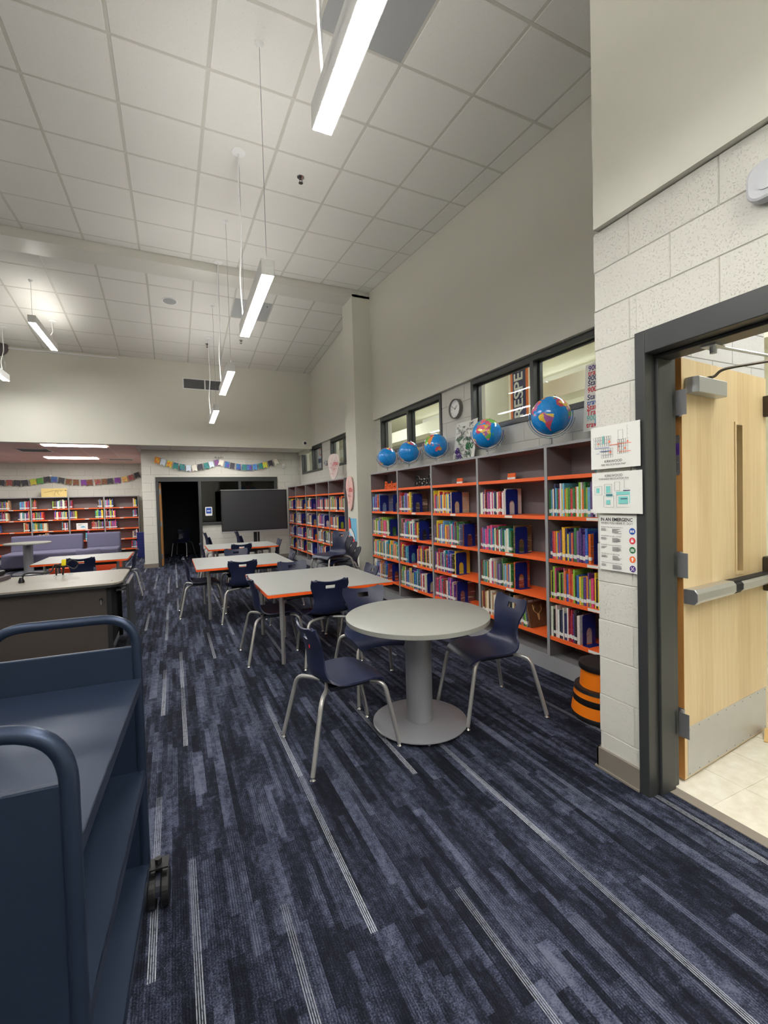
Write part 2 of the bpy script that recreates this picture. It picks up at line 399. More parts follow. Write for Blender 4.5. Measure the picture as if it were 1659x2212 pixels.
def subtract(r, h):
    u0, u1, v0, v1 = r; a0, a1, b0, b1 = h
    if a1 <= u0 or a0 >= u1 or b1 <= v0 or b0 >= v1: return [r]
    o = []
    if a0 > u0: o.append((u0, a0, v0, v1))
    if a1 < u1: o.append((a1, u1, v0, v1))
    m0, m1 = max(u0, a0), min(u1, a1)
    if b0 > v0: o.append((m0, m1, v0, b0))
    if b1 < v1: o.append((m0, m1, b1, v1))
    return [x for x in o if x[1]-x[0] > 0.012 and x[3]-x[2] > 0.012]
_bm = {}
def blocks(wall, place, u0, u1, v0, v1, holes=(), mt='block', BL=0.4064, BH=0.2057, ph=0.0):
    """place(u, v, d) -> point; d is how far proud of the wall face. One object per block."""
    n = 0
    k = math.floor(v0/BH)
    while k*BH < v1:
        i = math.floor((u0-ph)/BL)-1
        while i*BL < u1-ph+BL:
            a = i*BL+ph+(BL/2 if k % 2 else 0)
            r = (max(u0, a), min(u1, a+BL), max(v0, k*BH), min(v1, (k+1)*BH))
            if r[1]-r[0] > 0.012 and r[3]-r[2] > 0.012:
                rs = [r]
                for h in holes: rs = [q for x in rs for q in subtract(x, h)]
                for x0, x1, y0, y1 in rs:
                    g = 0.004; gx0 = g if abs(x0-a) < 1e-6 else 0.0005; gx1 = g if abs(x1-a-BL) < 1e-6 else 0.0005
                    gy0 = g if abs(y0-k*BH) < 1e-6 else 0.0005; gy1 = g if abs(y1-(k+1)*BH) < 1e-6 else 0.0005
                    o0 = place(x0, y0, 0)
                    key = (mt, place.__name__, round(x1-x0, 4), round(y1-y0, 4), gx0, gx1, gy0, gy1)
                    if key not in _bm:
                        V = [place(x0, y0, 0), place(x1, y0, 0), place(x1, y1, 0), place(x0, y1, 0),
                             place(x0+gx0, y0+gy0, .006), place(x1-gx1, y0+gy0, .006), place(x1-gx1, y1-gy1, .006), place(x0+gx0, y1-gy1, .006)]
                        V = [(p[0]-o0[0], p[1]-o0[1], p[2]-o0[2]) for p in V]
                        _bm[key] = MB().poly(V, [(4, 5, 6, 7), (0, 1, 5, 4), (1, 2, 6, 5), (2, 3, 7, 6), (3, 0, 4, 7)]).mesh('block', [mt])
                    put('block', _bm[key], wall, o0); n += 1
            i += 1
        k += 1
    return n
def xface(X):
    def pxf(u, v, d): return (X-d, u, v)
    return pxf
def yface(Y):
    def pyf(u, v, d): return (u, Y-d, v)
    return pyf
def holed(mb, axis, c0, c1, rect, holes, mi=0):
    rs = [rect]
    for h in holes: rs = [q for x in rs for q in subtract(x, h)]
    for a0, a1, b0, b1 in rs:
        if axis == 'x': mb.box(c0, c1, a0, a1, b0, b1, mi)
        else: mb.box(a0, a1, c0, c1, b0, b1, mi)
    return mb

# near wall with the door opening (block below 2.88, drywall above)
DO0, DO1, DOZ = 0.42, 1.487, 2.275
nw = struct(holed(MB(), 'x', 2.088, 2.34, (-2.5, 1.728, 0, 2.88), [(DO0, DO1, -1, DOZ)]).build('wall_right', 'mortar'))
blocks(nw, xface(2.088), -0.4, 1.728, 0.0, 2.88, [(DO0, DO1, -1, DOZ)], 'block', ph=0.102)
struct(MB().box(2.05, 2.34, -2.5, 1.70, 2.882, 5.2).build('wall_right_upper', 'drywall'))
struct(MB().box(2.068, 2.09, 1.489, 1.742, 0, 0.115).box(2.068, 2.34, 1.728, 1.742, 0, 0.115).box(2.060, 2.09, 1.489, 1.75, 0, 0.012).build('baseboard_right', 'rubber_base', bevel=0.002))
# wall between library and door alcove
aw = struct(MB().box(2.34, 3.45, 1.60, 1.728, 0, 5.2).build('wall_alcove', 'mortar'))
blocks(aw, yface(1.60), 2.345, 3.45, 0.0, 3.0, [], 'block_hall', ph=0.05)
# bookcase wall: blocks to 2.88 with clerestory windows
WZ0, WZ1 = 2.25, 2.87
WIN = [(1.80, 4.42, 3.42), (5.07, 6.98, 6.01), (7.95, 9.67, 8.80), (10.32, 12.13, 11.10)]
holes = [(a, b, WZ0, WZ1) for a, b, c in WIN]
bw = struct(holed(MB(), 'x', 3.256, 3.45, (1.728, 12.36, 0, 2.88), holes).build('wall_bookcase', 'mortar'))
blocks(bw, xface(3.256), 1.80, 7.2, 1.83, 2.88, holes, 'block_smooth', ph=0.3)
blocks(bw, xface(3.256), 7.7, 12.35, 1.83, 2.88, holes, 'block_smooth', ph=0.3)
struct(MB().box(3.2, 3.45, 1.70, 11.2, 2.882, 5.35).build('wall_bookcase_upper', 'drywall'))
for n_, (a, b, c) in enumerate(WIN):
    f = MB(); t = 0.05; X0, X1 = 3.235, 3.36
    f.box(X0, X1, a, b, WZ1-t, WZ1).box(X0, X1, a, b, WZ0, WZ0+t).box(X0, X1, a, a+t, WZ0+t, WZ1-t).box(X0, X1, b-t, b, WZ0+t, WZ1-t)
    f.box(X0, X1, c-t/2, c+t/2, WZ0+t, WZ1-t)
    wf = struct(f.build('window_%d' % (n_+1), 'frame_grey', bevel=0.003))
    for p0, p1 in ((a+t, c-t/2), (c+t/2, b-t)):
        MB().box(3.30, 3.315, p0, p0+0.022, WZ0+t, WZ1-t).box(3.30, 3.315, p1-0.022, p1, WZ0+t, WZ1-t).box(3.30, 3.315, p0, p1, WZ0+t, WZ0+t+.02).box(3.30, 3.315, p0, p1, WZ1-t-.02, WZ1-t).build('sash', 'frame_grey', wf)
        MB().box(3.318, 3.322, p0, p1, WZ0+t, WZ1-t).build('pane', 'glass', wf)
# column and beam
struct(MB().box(2.87, 3.26, 7.2, 7.68, 0, 5.0).build('wall_column', 'drywall', bevel=0.004))
struct(MB().box(-6.2, 3.2, 7.2, 7.60, 4.95, 5.15).build('trim_1', 'beam_paint', bevel=0.004))
# header wall over the low rear part
struct(MB().box(-6.2, 3.2, 11.0, 11.2, 2.82, 4.85).build('wall_header', 'drywall'))
struct(MB().box(3.2, 3.3, 11.2, 12.35, 2.78, 2.88).build('trim_2', 'drywall'))
# far block wall with office opening
OF = (-0.357, 2.594, -0.1, 2.206); DX0, DX1 = -0.29, 0.61
fwall = struct(holed(MB(), 'y', 12.356, 12.52, (-0.65, 3.45, 0, 2.9), [OF, (DX1+0.06, 2.594, 1.0, 2.206)]).box(0.665, 2.594, 12.356, 12.52, 0, 1.0).build('wall_back', 'mortar'))
blocks(fwall, yface(12.356), -0.65, 3.256, 0, 2.86, [(-0.357, 0.665, -0.1, 2.206), (0.665, 2.594, 1.0, 2.206)], 'block', ph=0.16)
struct(MB().box(-0.655, -0.357, 12.335, 12.356, 0, 0.1).box(-0.675, -0.65, 12.335, 13.2, 0, 0.1).box(0.665, 3.2, 12.335, 12.356, 0, 0.1).build('baseboard_back', 'rubber_base'))
struct(MB().box(-0.65, -0.50, 12.52, 16.2, 0, 2.95).build('wall_reading_side', 'block'))
rw = struct(MB().box(-6.2, -0.65, 16.06, 16.2, 0, 2.95).build('wall_reading', 'mortar'))
blocks(rw, yface(16.06), -4.9, -0.65, 1.7, 2.84, [], 'block', ph=0.1)
struct(MB().box(-6.3, -6.2, -2.5, 16.2, 0, 5.2).build('wall_left', 'drywall'))
struct(MB().box(-6.3, 3.45, -2.6, -2.5, 0, 5.2).build('wall_front', 'drywall'))
# office room behind (unlit)
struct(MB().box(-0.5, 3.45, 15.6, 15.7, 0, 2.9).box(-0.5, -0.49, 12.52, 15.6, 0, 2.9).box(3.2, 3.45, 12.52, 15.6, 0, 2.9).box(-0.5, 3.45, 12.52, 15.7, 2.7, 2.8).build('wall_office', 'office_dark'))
f = MB().box(-0.357, 2.594, 12.33, 12.46, 2.09, 2.206).box(-0.357, -0.29, 12.33, 12.46, 0, 2.09).box(0.60, 0.672, 12.33, 12.46, 0, 2.09).box(1.585, 1.65, 12.33, 12.46, 1.05, 2.09).box(2.52, 2.594, 12.33, 12.46, 1.05, 2.09).box(0.66, 2.594, 12.31, 12.46, 0.99, 1.05)
of = struct(f.build('window_5', 'frame_grey', bevel=0.004))
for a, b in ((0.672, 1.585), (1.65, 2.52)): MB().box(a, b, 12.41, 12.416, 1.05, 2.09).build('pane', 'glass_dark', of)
dl = struct(MB().box(-0.29, -0.245, 12.47, 13.36, 0.01, 2.07).build('door_1', 'maple_edge', bevel=0.002))
for z in (1.85, 1.05, 0.25): MB().box(-0.30, -0.25, 12.445, 12.472, z-0.06, z+0.06).build('hinge', 'hinge_metal', dl)

# ceilings ------------------------------------------------------------
def grid_ceiling(name, loc, rotx, xs, ys, tile, tee, skip=None, special=(), t=0.012, slab=0.06, x0=-6.2, x1=3.2):
    y0, y1 = min(ys), max(ys)
    c = struct(MB().box(x0, x1, y0, y1, 0.03, 0.03+slab).build(name, 'drywall', loc=loc, rot=(rotx, 0, 0)))
    cache = {}
    for i in range(len(xs)-1):
        for j in range(len(ys)-1):
            a, b, d, e = xs[i], xs[i+1], ys[j], ys[j+1]
            if (i, j) in special:
                o = MB().box(a+t, b-t, d+t, e-t, 0.0, 0.02).build('access_panel', 'access_grey', c); o['label'] = 'grey metal access panel with a small latch'
                MB().box(b-0.09, b-0.08, d+0.10, d+0.14, -0.004, 0.001).build('latch', 'black_matte', o)
                continue
            k = (round(b-a, 3), round(e-d, 3))
            if k not in cache:
                W, D = k
                cache[k] = MB().poly([(t+.004, t+.004, 0), (W-t-.004, t+.004, 0), (W-t-.004, D-t-.004, 0), (t+.004, D-t-.004, 0), (t-.002, t-.002, .008), (W-t+.002, t-.002, .008), (W-t+.002, D-t+.002, .008), (t-.002, D-t+.002, .008)],
                                     [(0, 3, 2, 1), (0, 1, 5, 4), (1, 2, 6, 5), (2, 3, 7, 6), (3, 0, 4, 7)]).mesh('ceiling_tile', [tile])
            put('ceiling_tile', cache[k], c, (a, d, 0))
    for x in xs: MB().box(x-t, x+t, y0, y1, 0.004, 0.03).build('ceiling_tee', tee, c)
    for y in ys[1:-1]: MB().box(x0, x1, y-t, y+t, 0.003, 0.012).build('ceiling_tee', tee, c)
    return c
TS = 0.655
xs = [round(-0.29+TS*k, 3) for k in range(-8, 6)]; xs = [-6.2]+[x for x in xs if x > -6.1]+[3.2]
near_ys = sorted([0.0]+[round(-0.19-0.66*k, 3) for k in range(0, 15)])
sl = math.atan(0.0746)
ix = min(range(len(xs)), key=lambda i: abs(xs[i]-1.02)); jy = min(range(len(near_ys)), key=lambda j: abs(7.2+near_ys[j]*math.cos(sl)-2.35))
grid_ceiling('ceiling', (0, 7.2, 5.07), sl, xs, near_ys, 'ceiling_tile', 'tee', special={(ix, jy)})
s2 = -math.atan(0.105)
xs2 = [round(-0.235+TS*k, 3) for k in range(-8, 6)]; xs2 = [-6.2]+[x for x in xs2 if x > -6.1]+[3.2]
far_ys = [0.0]+[round(0.45+0.665*k, 3) for k in range(5)]+[3.42]
ix2 = min(range(len(xs2)), key=lambda i: abs(xs2[i]-1.075))
grid_ceiling('ceiling_far', (0, 7.6, 5.03), s2, xs2, far_ys, 'ceiling_tile', 'tee', special={(ix2, 1)})
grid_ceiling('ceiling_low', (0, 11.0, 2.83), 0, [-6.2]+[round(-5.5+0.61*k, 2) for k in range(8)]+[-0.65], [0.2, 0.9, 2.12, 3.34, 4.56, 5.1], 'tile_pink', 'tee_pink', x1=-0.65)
grid_ceiling('ceiling_entry', (0, 11.0, 2.87), 0, [-0.65, 0.0, 0.65, 1.3, 1.95, 2.6, 3.2], [0.2, 0.75, 1.36], 'ceiling_tile', 'tee', x0=-0.65)
struct(MB().box(-0.68, -0.65, 11.2, 12.36, 2.80, 2.9).build('trim_3', 'drywall'))

# corridor beyond the bookcase wall and door
struct(MB().box(7.2, 7.3, -2.5, 16, 0, 4.0).build('wall_hall', 'hall_cream'))
struct(MB().box(2.34, 7.2, -2.6, -2.5, 0, 4.0).box(3.45, 7.2, 16, 16.1, 0, 4).build('wall_hall_end', 'hall_cream'))
struct(MB().box(2.34, 7.2, -2.5, 1.6, 3.5, 3.6).box(3.45, 7.2, 1.6, 16, 3.5, 3.6).build('ceiling_hall', 'hall_cream'))
struct(MB().box(5.0, 5.35, 2.0, 15, 2.9, 3.15).build('trim_4', 'hall_cream'))
struct(MB().box(4.35, 4.75, 5.05, 5.6, 0, 3.5).build('wall_hall_pier', 'hall_cream'))
for i, (x, y0, y1) in enumerate([(4.2, 5.9, 7.4), (4.2, 2.3, 3.9), (5.9, 4.5, 6.5), (5.9, 8.0, 10.0), (4.2, 8.6, 10.2), (5.0, -0.6, 1.2), (3.2, -1.3, 1.0), (4.2, 11.2, 12.8)]):
    t_ = thing('corridor_light', ['slim corridor light seen through the clock-side window', 'slim corridor light beyond the biggest globe', 'long corridor light over the far lane', 'long corridor light farther down the far lane',
               'slim corridor light past the column', 'corridor light outside the door', 'entry light just above the open door', 'slim corridor light by the end windows'][i], 'light', (x, (y0+y1)/2, 3.42))
    MB().box(-0.08, 0.08, -(y1-y0)/2, (y1-y0)/2, 0, 0.08).build('housing', 'white_paint', t_)
    MB().box(-0.07, 0.07, -(y1-y0)/2+.01, (y1-y0)/2-.01, -0.012, -0.002).build('diffuser', 'lamp_hall', t_)
t_ = thing('hanging_banner', 'navy banner with orange borders and tall white upright lettering behind the window', 'banner', (4.30, 4.78, 2.9), FX)
MB().box(-0.17, 0.17, -0.62, 0.72, -0.004, 0).build('cloth', 'banner_orange', t_)
MB().box(-0.125, 0.125, -0.62, 0.72, 0.0, 0.002).build('field', 'banner_navy', t_)
MB().tube([(-0.2, 0.73, 0), (0.2, 0.73, 0)], 0.012, 8).build('rod', 'alu', t_)
text(t_, 'RESPECT', 0.24, 0.0, 0.12, 'white_paint', 0.006, PI/2, bold=0.004)
t_ = thing('hanging_banner', 'pale banner with orange letters over a navy band in the end window', 'banner', (4.2, 13.4, 2.86), FX)
MB().box(-0.35, 0.35, -0.5, 0.45, -0.004, 0).build('cloth', 'white_paint', t_)
MB().box(-0.35, 0.35, -0.16, -0.02, 0.0, 0.003).build('band', 'banner_navy', t_)
text(t_, 'CO', 0.3, 0.0, 0.16, 'banner_orange', 0.004, bold=0.01)

# ------------------------------------------------------------ the open wooden door and its frame
fr = MB()
fr.box(2.066, 2.30, 1.437, 1.489, 0, DOZ)
fr.box(2.066, 2.30, DO0+.05, 1.437, 2.165, DOZ)
fr.box(2.066, 2.30, DO0, DO0+0.05, 0, DOZ)
fr.box(2.14, 2.25, 1.421, 1.437, 0, 2.149).box(2.14, 2.25, DO0+.05, DO0+0.066, 0, 2.149).box(2.14, 2.25, DO0+.05, 1.437, 2.149, 2.165)
dframe = struct(fr.build('trim_5', 'frame_grey', bevel=0.004))
struct(MB().box(2.2, 2.262, DO0, 1.437, -0.004, 0.004).build('trim_6', 'rubber_base'))
ang = math.radians(5.2)
d = thing('door_leaf', 'open pale maple door with a narrow window slot and steel kick plate', 'door', (2.345, 1.437, 0.012), ang)
d['kind'] = 'structure'; d.name = 'door_2'
W, H, T = 0.975, 2.165, 0.045
lx0, lx1, lz0, lz1 = 0.575, 0.655, 1.015, 1.865
def slab_hole(mb, x0, x1, z0, z1, hole, y0, y1, mi=0):
    for r in subtract((x0, x1, z0, z1), hole): mb.box(r[0], r[1], y0, y1, r[2], r[3], mi)
mb = MB(); slab_hole(mb, 0.004, W, 0, H, (lx0, lx1, lz0, lz1), 0, T); mb.build('leaf', 'maple', d)
MB().box(0, 0.004, 0, T, 0, H).build('edge_band', 'maple_edge', d)['label'] = 'orange-brown wooden edge band'
fm = MB(); e = 0.012
for r in subtract((lx0-e, lx1+e, lz0-e, lz1+e), (lx0+.004, lx1-.004, lz0+.004, lz1-.004)): fm.box(r[0], r[1], -0.005, T+0.005, r[2], r[3])
fm.build('window_bead', 'maple', d); MB().box(lx0, lx1, 0.02, 0.026, lz0, lz1).build('pane', 'glass', d)
kp = MB().box(0.03, W-0.02, -0.002, 0, 0.008, 0.265).build('kick_plate', 'kick_metal', d)
sc = MB()
for x in [0.045+0.099*k for k in range(10)]:
    for z in (0.02, 0.252): sc.lathe([(0.004, 0), (0.003, 0.0015)], 8)
    pass
sm = MB().lathe([(0.0042, 0), (0.003, 0.0018)], 8).mesh('screw', ['hinge_metal'], True)
for x in [0.045+0.099*k for k in range(10)]:
    for z in (0.02, 0.252): put('screw', sm, kp, (x, -0.002, z), (PI/2, 0, 0))
for z in (1.93, 1.17-0.05, 0.31):
    h = MB().box(-0.002, 0.0, 0.0, 0.042, z-0.062, z+0.062).box(-0.055, -0.053, -0.05, -0.0, z-0.062, z+0.062).build('hinge', 'hinge_metal', d)
    k_ = MB()
    for q in range(5): k_.lathe([(0.0085, z-0.06+q*0.0245), (0.0085, z-0.06+q*0.0245+0.021)], 12, -0.028, -0.004)
    k_.lathe([(0.006, z-0.066), (0.006, z+0.066)], 10, -0.028, -0.004).build('knuckle', 'hinge_metal', h, smooth=True)
    MB().box(-0.028, -0.001, -0.004, -0.001, z-0.06, z+0.06).build('hinge_leaf', 'hinge_metal', h)
    for yy, zz in ((0.012, 0.045), (0.03, 0.018), (0.03, -0.018), (0.012, -0.045)): put('screw', sm, h, (-0.002, yy, z+zz), (0, -PI/2, 0))
# plate in the door edge
pts = [(0.009+0.0115+0.0115*math.cos(a), 1.765+0.012*math.sin(a)) for a in [PI*k/8 for k in range(9)]]+[(0.0205+0.0115*math.cos(a), 1.585+0.012*math.sin(a)) for a in [PI+PI*k/8 for k in range(9)]]
p_ = MB().prism(pts, -0.003, 0.0, 'x').build('edge_plate', 'hinge_metal', d)
MB().box(-0.0045, -0.003, 0.010, 0.031, 1.675, 1.735).build('plate_label', 'purple_ink', p_)
for z in (1.765, 1.64, 1.595): put('screw', sm, p_, (-0.003, 0.0205, z), (0, -PI/2, 0))
# panic bar
o = [(-0.045, 0.0), (-0.045, 0.0)]
prof = [(-0.002, -0.036), (-0.05, -0.036), (-0.064, -0.018), (-0.064, 0.018), (-0.05, 0.036), (-0.002, 0.036)]
zb = 0.955
bar = MB().prism([(y, zb+z) for y, z in prof], 0.012, 0.42, 'x').build('panic_bar', 'alu', d, bevel=0.002)
MB().prism([(y*1.06, zb+z*1.07) for y, z in prof], 0.0, 0.05, 'x').build('bar_end_cap', 'alu', bar, bevel=0.003)
MB().prism([(y-0.003, zb+z*0.82) for y, z in prof], 0.50, 0.93, 'x').build('push_pad', 'alu', bar, bevel=0.002)
MB().prism([(y*0.98, zb+z*0.96) for y, z in prof], 0.42, 0.50, 'x').build('bar_gap', 'black_matte', bar)
MB().box(0.42, 0.93, -0.056, -0.004, zb+0.029, zb+0.034).build('bar_slot', 'black_matte', bar)
MB().box(0.915, 0.972, -0.085, -0.002, zb-0.085, zb+0.125).build('bar_case', 'dark_bronze', bar, bevel=0.006)
MB().box(0.93, 0.972, -0.05, -0.0, 1.93, 2.055).build('top_latch', 'dark_bronze', d, bevel=0.004)
# closer
cz0, cz1 = 1.985, 2.065
cb = MB().prism([(0.035, cz0), (0.035, cz1), (0.0, 0), ][:0] or [(0.03, -0.002), (0.03, -0.04), (0.045, -0.062), (0.335, -0.062), (0.35, -0.05), (0.35, -0.002)], cz0, cz1, 'z').build('closer_body', 'closer_alu', d, bevel=0.004)
MB().tube([(0.21, -0.035, cz1), (0.21, -0.035, cz1+0.018)], 0.014, 10).tube(bez([(0.21, -0.035, cz1+0.012), (0.23, -0.05, cz1+0.02), (0.25, -0.07, cz1+0.045), (0.30, -0.11, cz1+0.06), (0.475, -0.245, cz1+0.085)], 4), 0.009, 8, sy=0.8).build('closer_arm', 'dark_bronze', d, smooth=True)
MB().tube([(0.475, -0.245, cz1+0.09), (-0.12, -0.205, cz1+0.075)], 0.0075, 8).tube([(0.475, -0.245, cz1+0.06), (0.475, -0.245, cz1+0.105)], 0.013, 10).build('closer_rod', 'alu', d, smooth=True)
MB().box(-0.19, -0.10, -0.235, -0.175, cz1+0.066, cz1+0.072).tube([(-0.14, -0.205, cz1+0.04), (-0.14, -0.205, cz1+0.07)], 0.014, 10).build('arm_shoe', 'alu', d)
w_ = thing('door_wedge', 'pale wooden wedge pushed under the open maple door', 'doorstop', (3.14, 1.44, 0.0), 0.4)
MB().prism([(0, 0), (0.13, 0), (0.13, 0.035), (0, 0.006)], -0.02, 0.02, 'y').build('wedge', 'wood_wedge', w_)

# ------------------------------------------------------------ sheets, clock and fittings on the near wall
def sheet(name, label, cat, loc, rot, w, h, curl=0.0, mt='paper', nx=10, group=None):
    t = thing(name, label, cat, loc, rot, group)
    mb = MB(); V = []; F = []
    for i in range(nx+1):
        for j in range(3):
            u = i/nx-0.5; v = j/2-0.5
            V.append((u*w, v*h, curl*(2*u)**2*(1 if u > 0 else 0.25)+0.0008))
    V2 = [(x, y, z-0.0008) for x, y, z in V]; n = len(V)
    for i in range(nx):
        for j in range(2):
            a = i*3+j; F.append((a, a+3, a+4, a+1)); F.append((n+a, n+a+1, n+a+4, n+a+3))
    mb.poly(V+V2, F).build('sheet', mt, t, smooth=True); return t
def rects(parent, name, rs, mt, z=0.002, th=0.0006):
    mb = MB()
    for x0, x1, y0, y1 in rs: mb.box(x0, x1, y0, y1, z, z+th)
    return mb.build(name, mt, parent)
def outline(x0, x1, y0, y1, t=0.0008): return [(x0, x1, y0, y0+t), (x0, x1, y1-t, y1), (x0, x0+t, y0, y1), (x1-t, x1, y0, y1)]
rr_ = random.Random(3)
p1 = sheet('wall_map', 'white fire relocation floor plan taped above the tornado plan', 'map', (2.061, 1.598, 1.742), FX, 0.287, 0.222, 0.006)
ln = []
for (a, b, c, e_, nx, ny) in [(-0.125, -0.02, 0.005, 0.06, 8, 3), (-0.08, -0.01, -0.055, -0.005, 5, 3), (0.015, 0.11, -0.04, 0.035, 8, 4), (0.02, 0.05, 0.03, 0.085, 1, 1), (0.07, 0.11, 0.035, 0.1, 2, 3), (0.11, 0.13, -0.03, 0.02, 2, 4)]:
    for i in range(nx):
        for j in range(ny):
            ln += outline(a+(b-a)*i/nx, a+(b-a)*(i+.92)/nx, c+(e_-c)*j/ny, c+(e_-c)*(j+.9)/ny, 0.0006)
rects(p1, 'plan_lines', ln, 'ink_grey')
rects(p1, 'route_lines', [(-0.03, 0.1, 0.008, 0.011), (0.03, 0.09, -0.032, -0.029), (0.02, 0.022, -0.03, 0.02)], 'orange_ink', .0028)
rects(p1, 'route_lines', [(-0.12, -0.03, -0.002, 0.0), (-0.09, -0.02, -0.02, -0.018), (-0.11, -0.09, -0.03, -0.0285)], 'blue_ink', .0028)
rects(p1, 'room_marks', [(-0.10, -0.092, 0.018, 0.026), (-0.035, -0.025, 0.022, 0.032), (-0.03, -0.02, -0.032, -0.022), (0.055, 0.063, -0.02, -0.01), (0.07, 0.078, 0.014, 0.022)], 'orange_ink', .003)
rects(p1, 'stair_marks', [(-0.07, -0.062, 0.02, 0.06)], 'teal_ink', .003)
text(p1, 'KIRKWOOD', 0.0185, -0.01, -0.074, 'paper_ink', 0.0025); text(p1, 'FIRE RELOCATION MAP', 0.0135, -0.01, -0.092, 'paper_ink', 0.0025)
p2 = sheet('wall_map', 'white tornado relocation floor plan with teal rooms', 'map', (2.061, 1.592, 1.505), FX, 0.292, 0.214, 0.007)
ln = outline(-0.13, -0.085, -0.01, 0.035)+outline(-0.07, -0.025, -0.005, 0.045)+outline(-0.01, 0.02, 0.01, 0.055)+outline(0.045, 0.08, 0.02, 0.065)+outline(0.08, 0.095, 0.0, 0.05)+outline(-0.075, -0.015, -0.075, -0.015)+outline(0.0, 0.095, -0.075, -0.01)+outline(0.095, 0.115, -0.055, -0.01)
rects(p2, 'plan_lines', ln, 'ink_grey')
rects(p2, 'teal_rooms', [(-0.12, -0.1, 0.0, 0.026), (-0.06, -0.035, 0.0, 0.035), (-0.06, -0.022, -0.02, -0.005), (-0.06, -0.035, -0.06, -0.038), (0.0, 0.08, -0.012, 0.004), (0.012, 0.065, -0.058, -0.02), (0.072, 0.092, -0.055, -0.012)], 'teal_ink', .0022)
rects(p2, 'bars', [(-0.06, -0.022, -0.014, -0.0095), (0.04, 0.078, 0.008, 0.012), (0.025, 0.062, -0.034, -0.03)], 'banner_navy', .003)
text(p2, 'KIRKWOOD', 0.0185, -0.015, 0.088, 'paper_ink', 0.0025); text(p2, 'TORNADO RELOCATION MAP', 0.013, -0.015, 0.072, 'paper_ink', 0.0025)
p3 = sheet('wall_notice', 'tall white emergency notice with five coloured round symbols', 'sign', (2.073, 1.594, 1.243), FX, 0.222, 0.290, 0.003)
text(p3, 'IN AN EMERGENCY', 0.0245, -0.004, 0.122, 'paper_ink', 0.0025, bold=0.0006, sx=0.93); text(p3, 'WHEN YOU HEAR IT, DO IT.', 0.0165, -0.004, 0.103, 'paper_ink', 0.0025, sx=0.93)
rows = ['LOCKOUT! Get inside. Lock outside doors.', 'LOCKDOWN! Locks, lights, out of sight.', 'EVACUATE! To the announced location.', 'SHELTER! Hazard and safety strategy.', 'HOLD! In your classroom. Clear the halls.']
cols5 = ['blue_ink', 'red_ink', 'green_ink', 'orange_sign', 'purple_ink']
def disc(r, n=24): return MB().lathe([(r, 0), (r, 0.0008)], n)
for i in range(5):
    y = 0.082-i*0.047
    text(p3, rows[i], 0.0072, -0.102, y, 'paper_ink', 0.0025, align='LEFT')
    rects(p3, 'small_print', [(-0.102, -0.102+rr_.uniform(.02, .04), y-0.009-0.0035*q, y-0.0078-0.0035*q) for q in range(4)]+[(-0.035, -0.035+rr_.uniform(.03, .055), y-0.009-0.0035*q, y-0.0078-0.0035*q) for q in range(7)], 'ink_grey', 0.002)
    o = disc(0.0165).build('symbol', cols5[i], p3, loc=(0.080, y-0.016, 0.003)); o['label'] = ['blue', 'red', 'green', 'orange', 'purple'][i]+' round symbol'
    if i == 0: rects(o, 'glyph', [(-0.010, -0.002, -0.006, 0.006), (0.002, 0.010, -0.006, 0.006)], 'white_paint', .001)
    if i == 1: rects(o, 'glyph', [(-0.007, 0.007, -0.008, 0.003), (-0.005, -0.003, 0.003, 0.009), (0.003, 0.005, 0.003, 0.009), (-0.005, 0.005, 0.008, 0.010)], 'white_paint', .001)
    if i == 2: rects(o, 'glyph', [(-0.009, -0.005, -0.008, 0.006), (-0.002, 0.002, -0.008, 0.008), (0.005, 0.009, -0.008, 0.006)], 'white_paint', .001)
    if i == 3: MB().prism([(0, .011), (-.009, .002), (-.003, .002), (-.003, -.009), (.003, -.009), (.003, .002), (.009, .002)], .001, .0016).build('glyph', 'white_paint', o)
    if i == 4: MB().prism([(-.008, -.01), (-.004, -.01), (.008, .01), (.004, .01)], .001, .0016).poly([(-.008, .0, .0012), (-.005, 0, .0012), (-.005, .01, .0012), (-.008, .01, .0012), (.005, -.01, .0012), (.008, -.01, .0012), (.008, 0, .0012), (.005, 0, .0012)], [(0, 1, 2, 3), (4, 5, 6, 7)]).build('glyph', 'white_paint', o)
# emergency light at the top of the door wall
def rrect(w, h, r, n=6):
    o = []
    for cx_, cy_, a0 in ((w/2-r, h/2-r, 0), (-w/2+r, h/2-r, PI/2), (-w/2+r, -h/2+r, PI), (w/2-r, -h/2+r, 1.5*PI)):
        for k in range(n+1): a = a0+PI/2*k/n; o.append((cx_+r*math.cos(a), cy_+r*math.sin(a)))
    return o
e_ = thing('emergency_light', 'light grey rounded light box on block wall above the door', 'light', (2.082, 0.84, 2.655), FX)
MB().prism(rrect(0.32, 0.145, 0.05), 0, 0.05).build('housing', 'light_grey_plastic', e_, bevel=0.012)
MB().prism(rrect(0.24, 0.08, 0.03), 0.05, 0.054).build('lens', 'light_grey_plastic', e_)

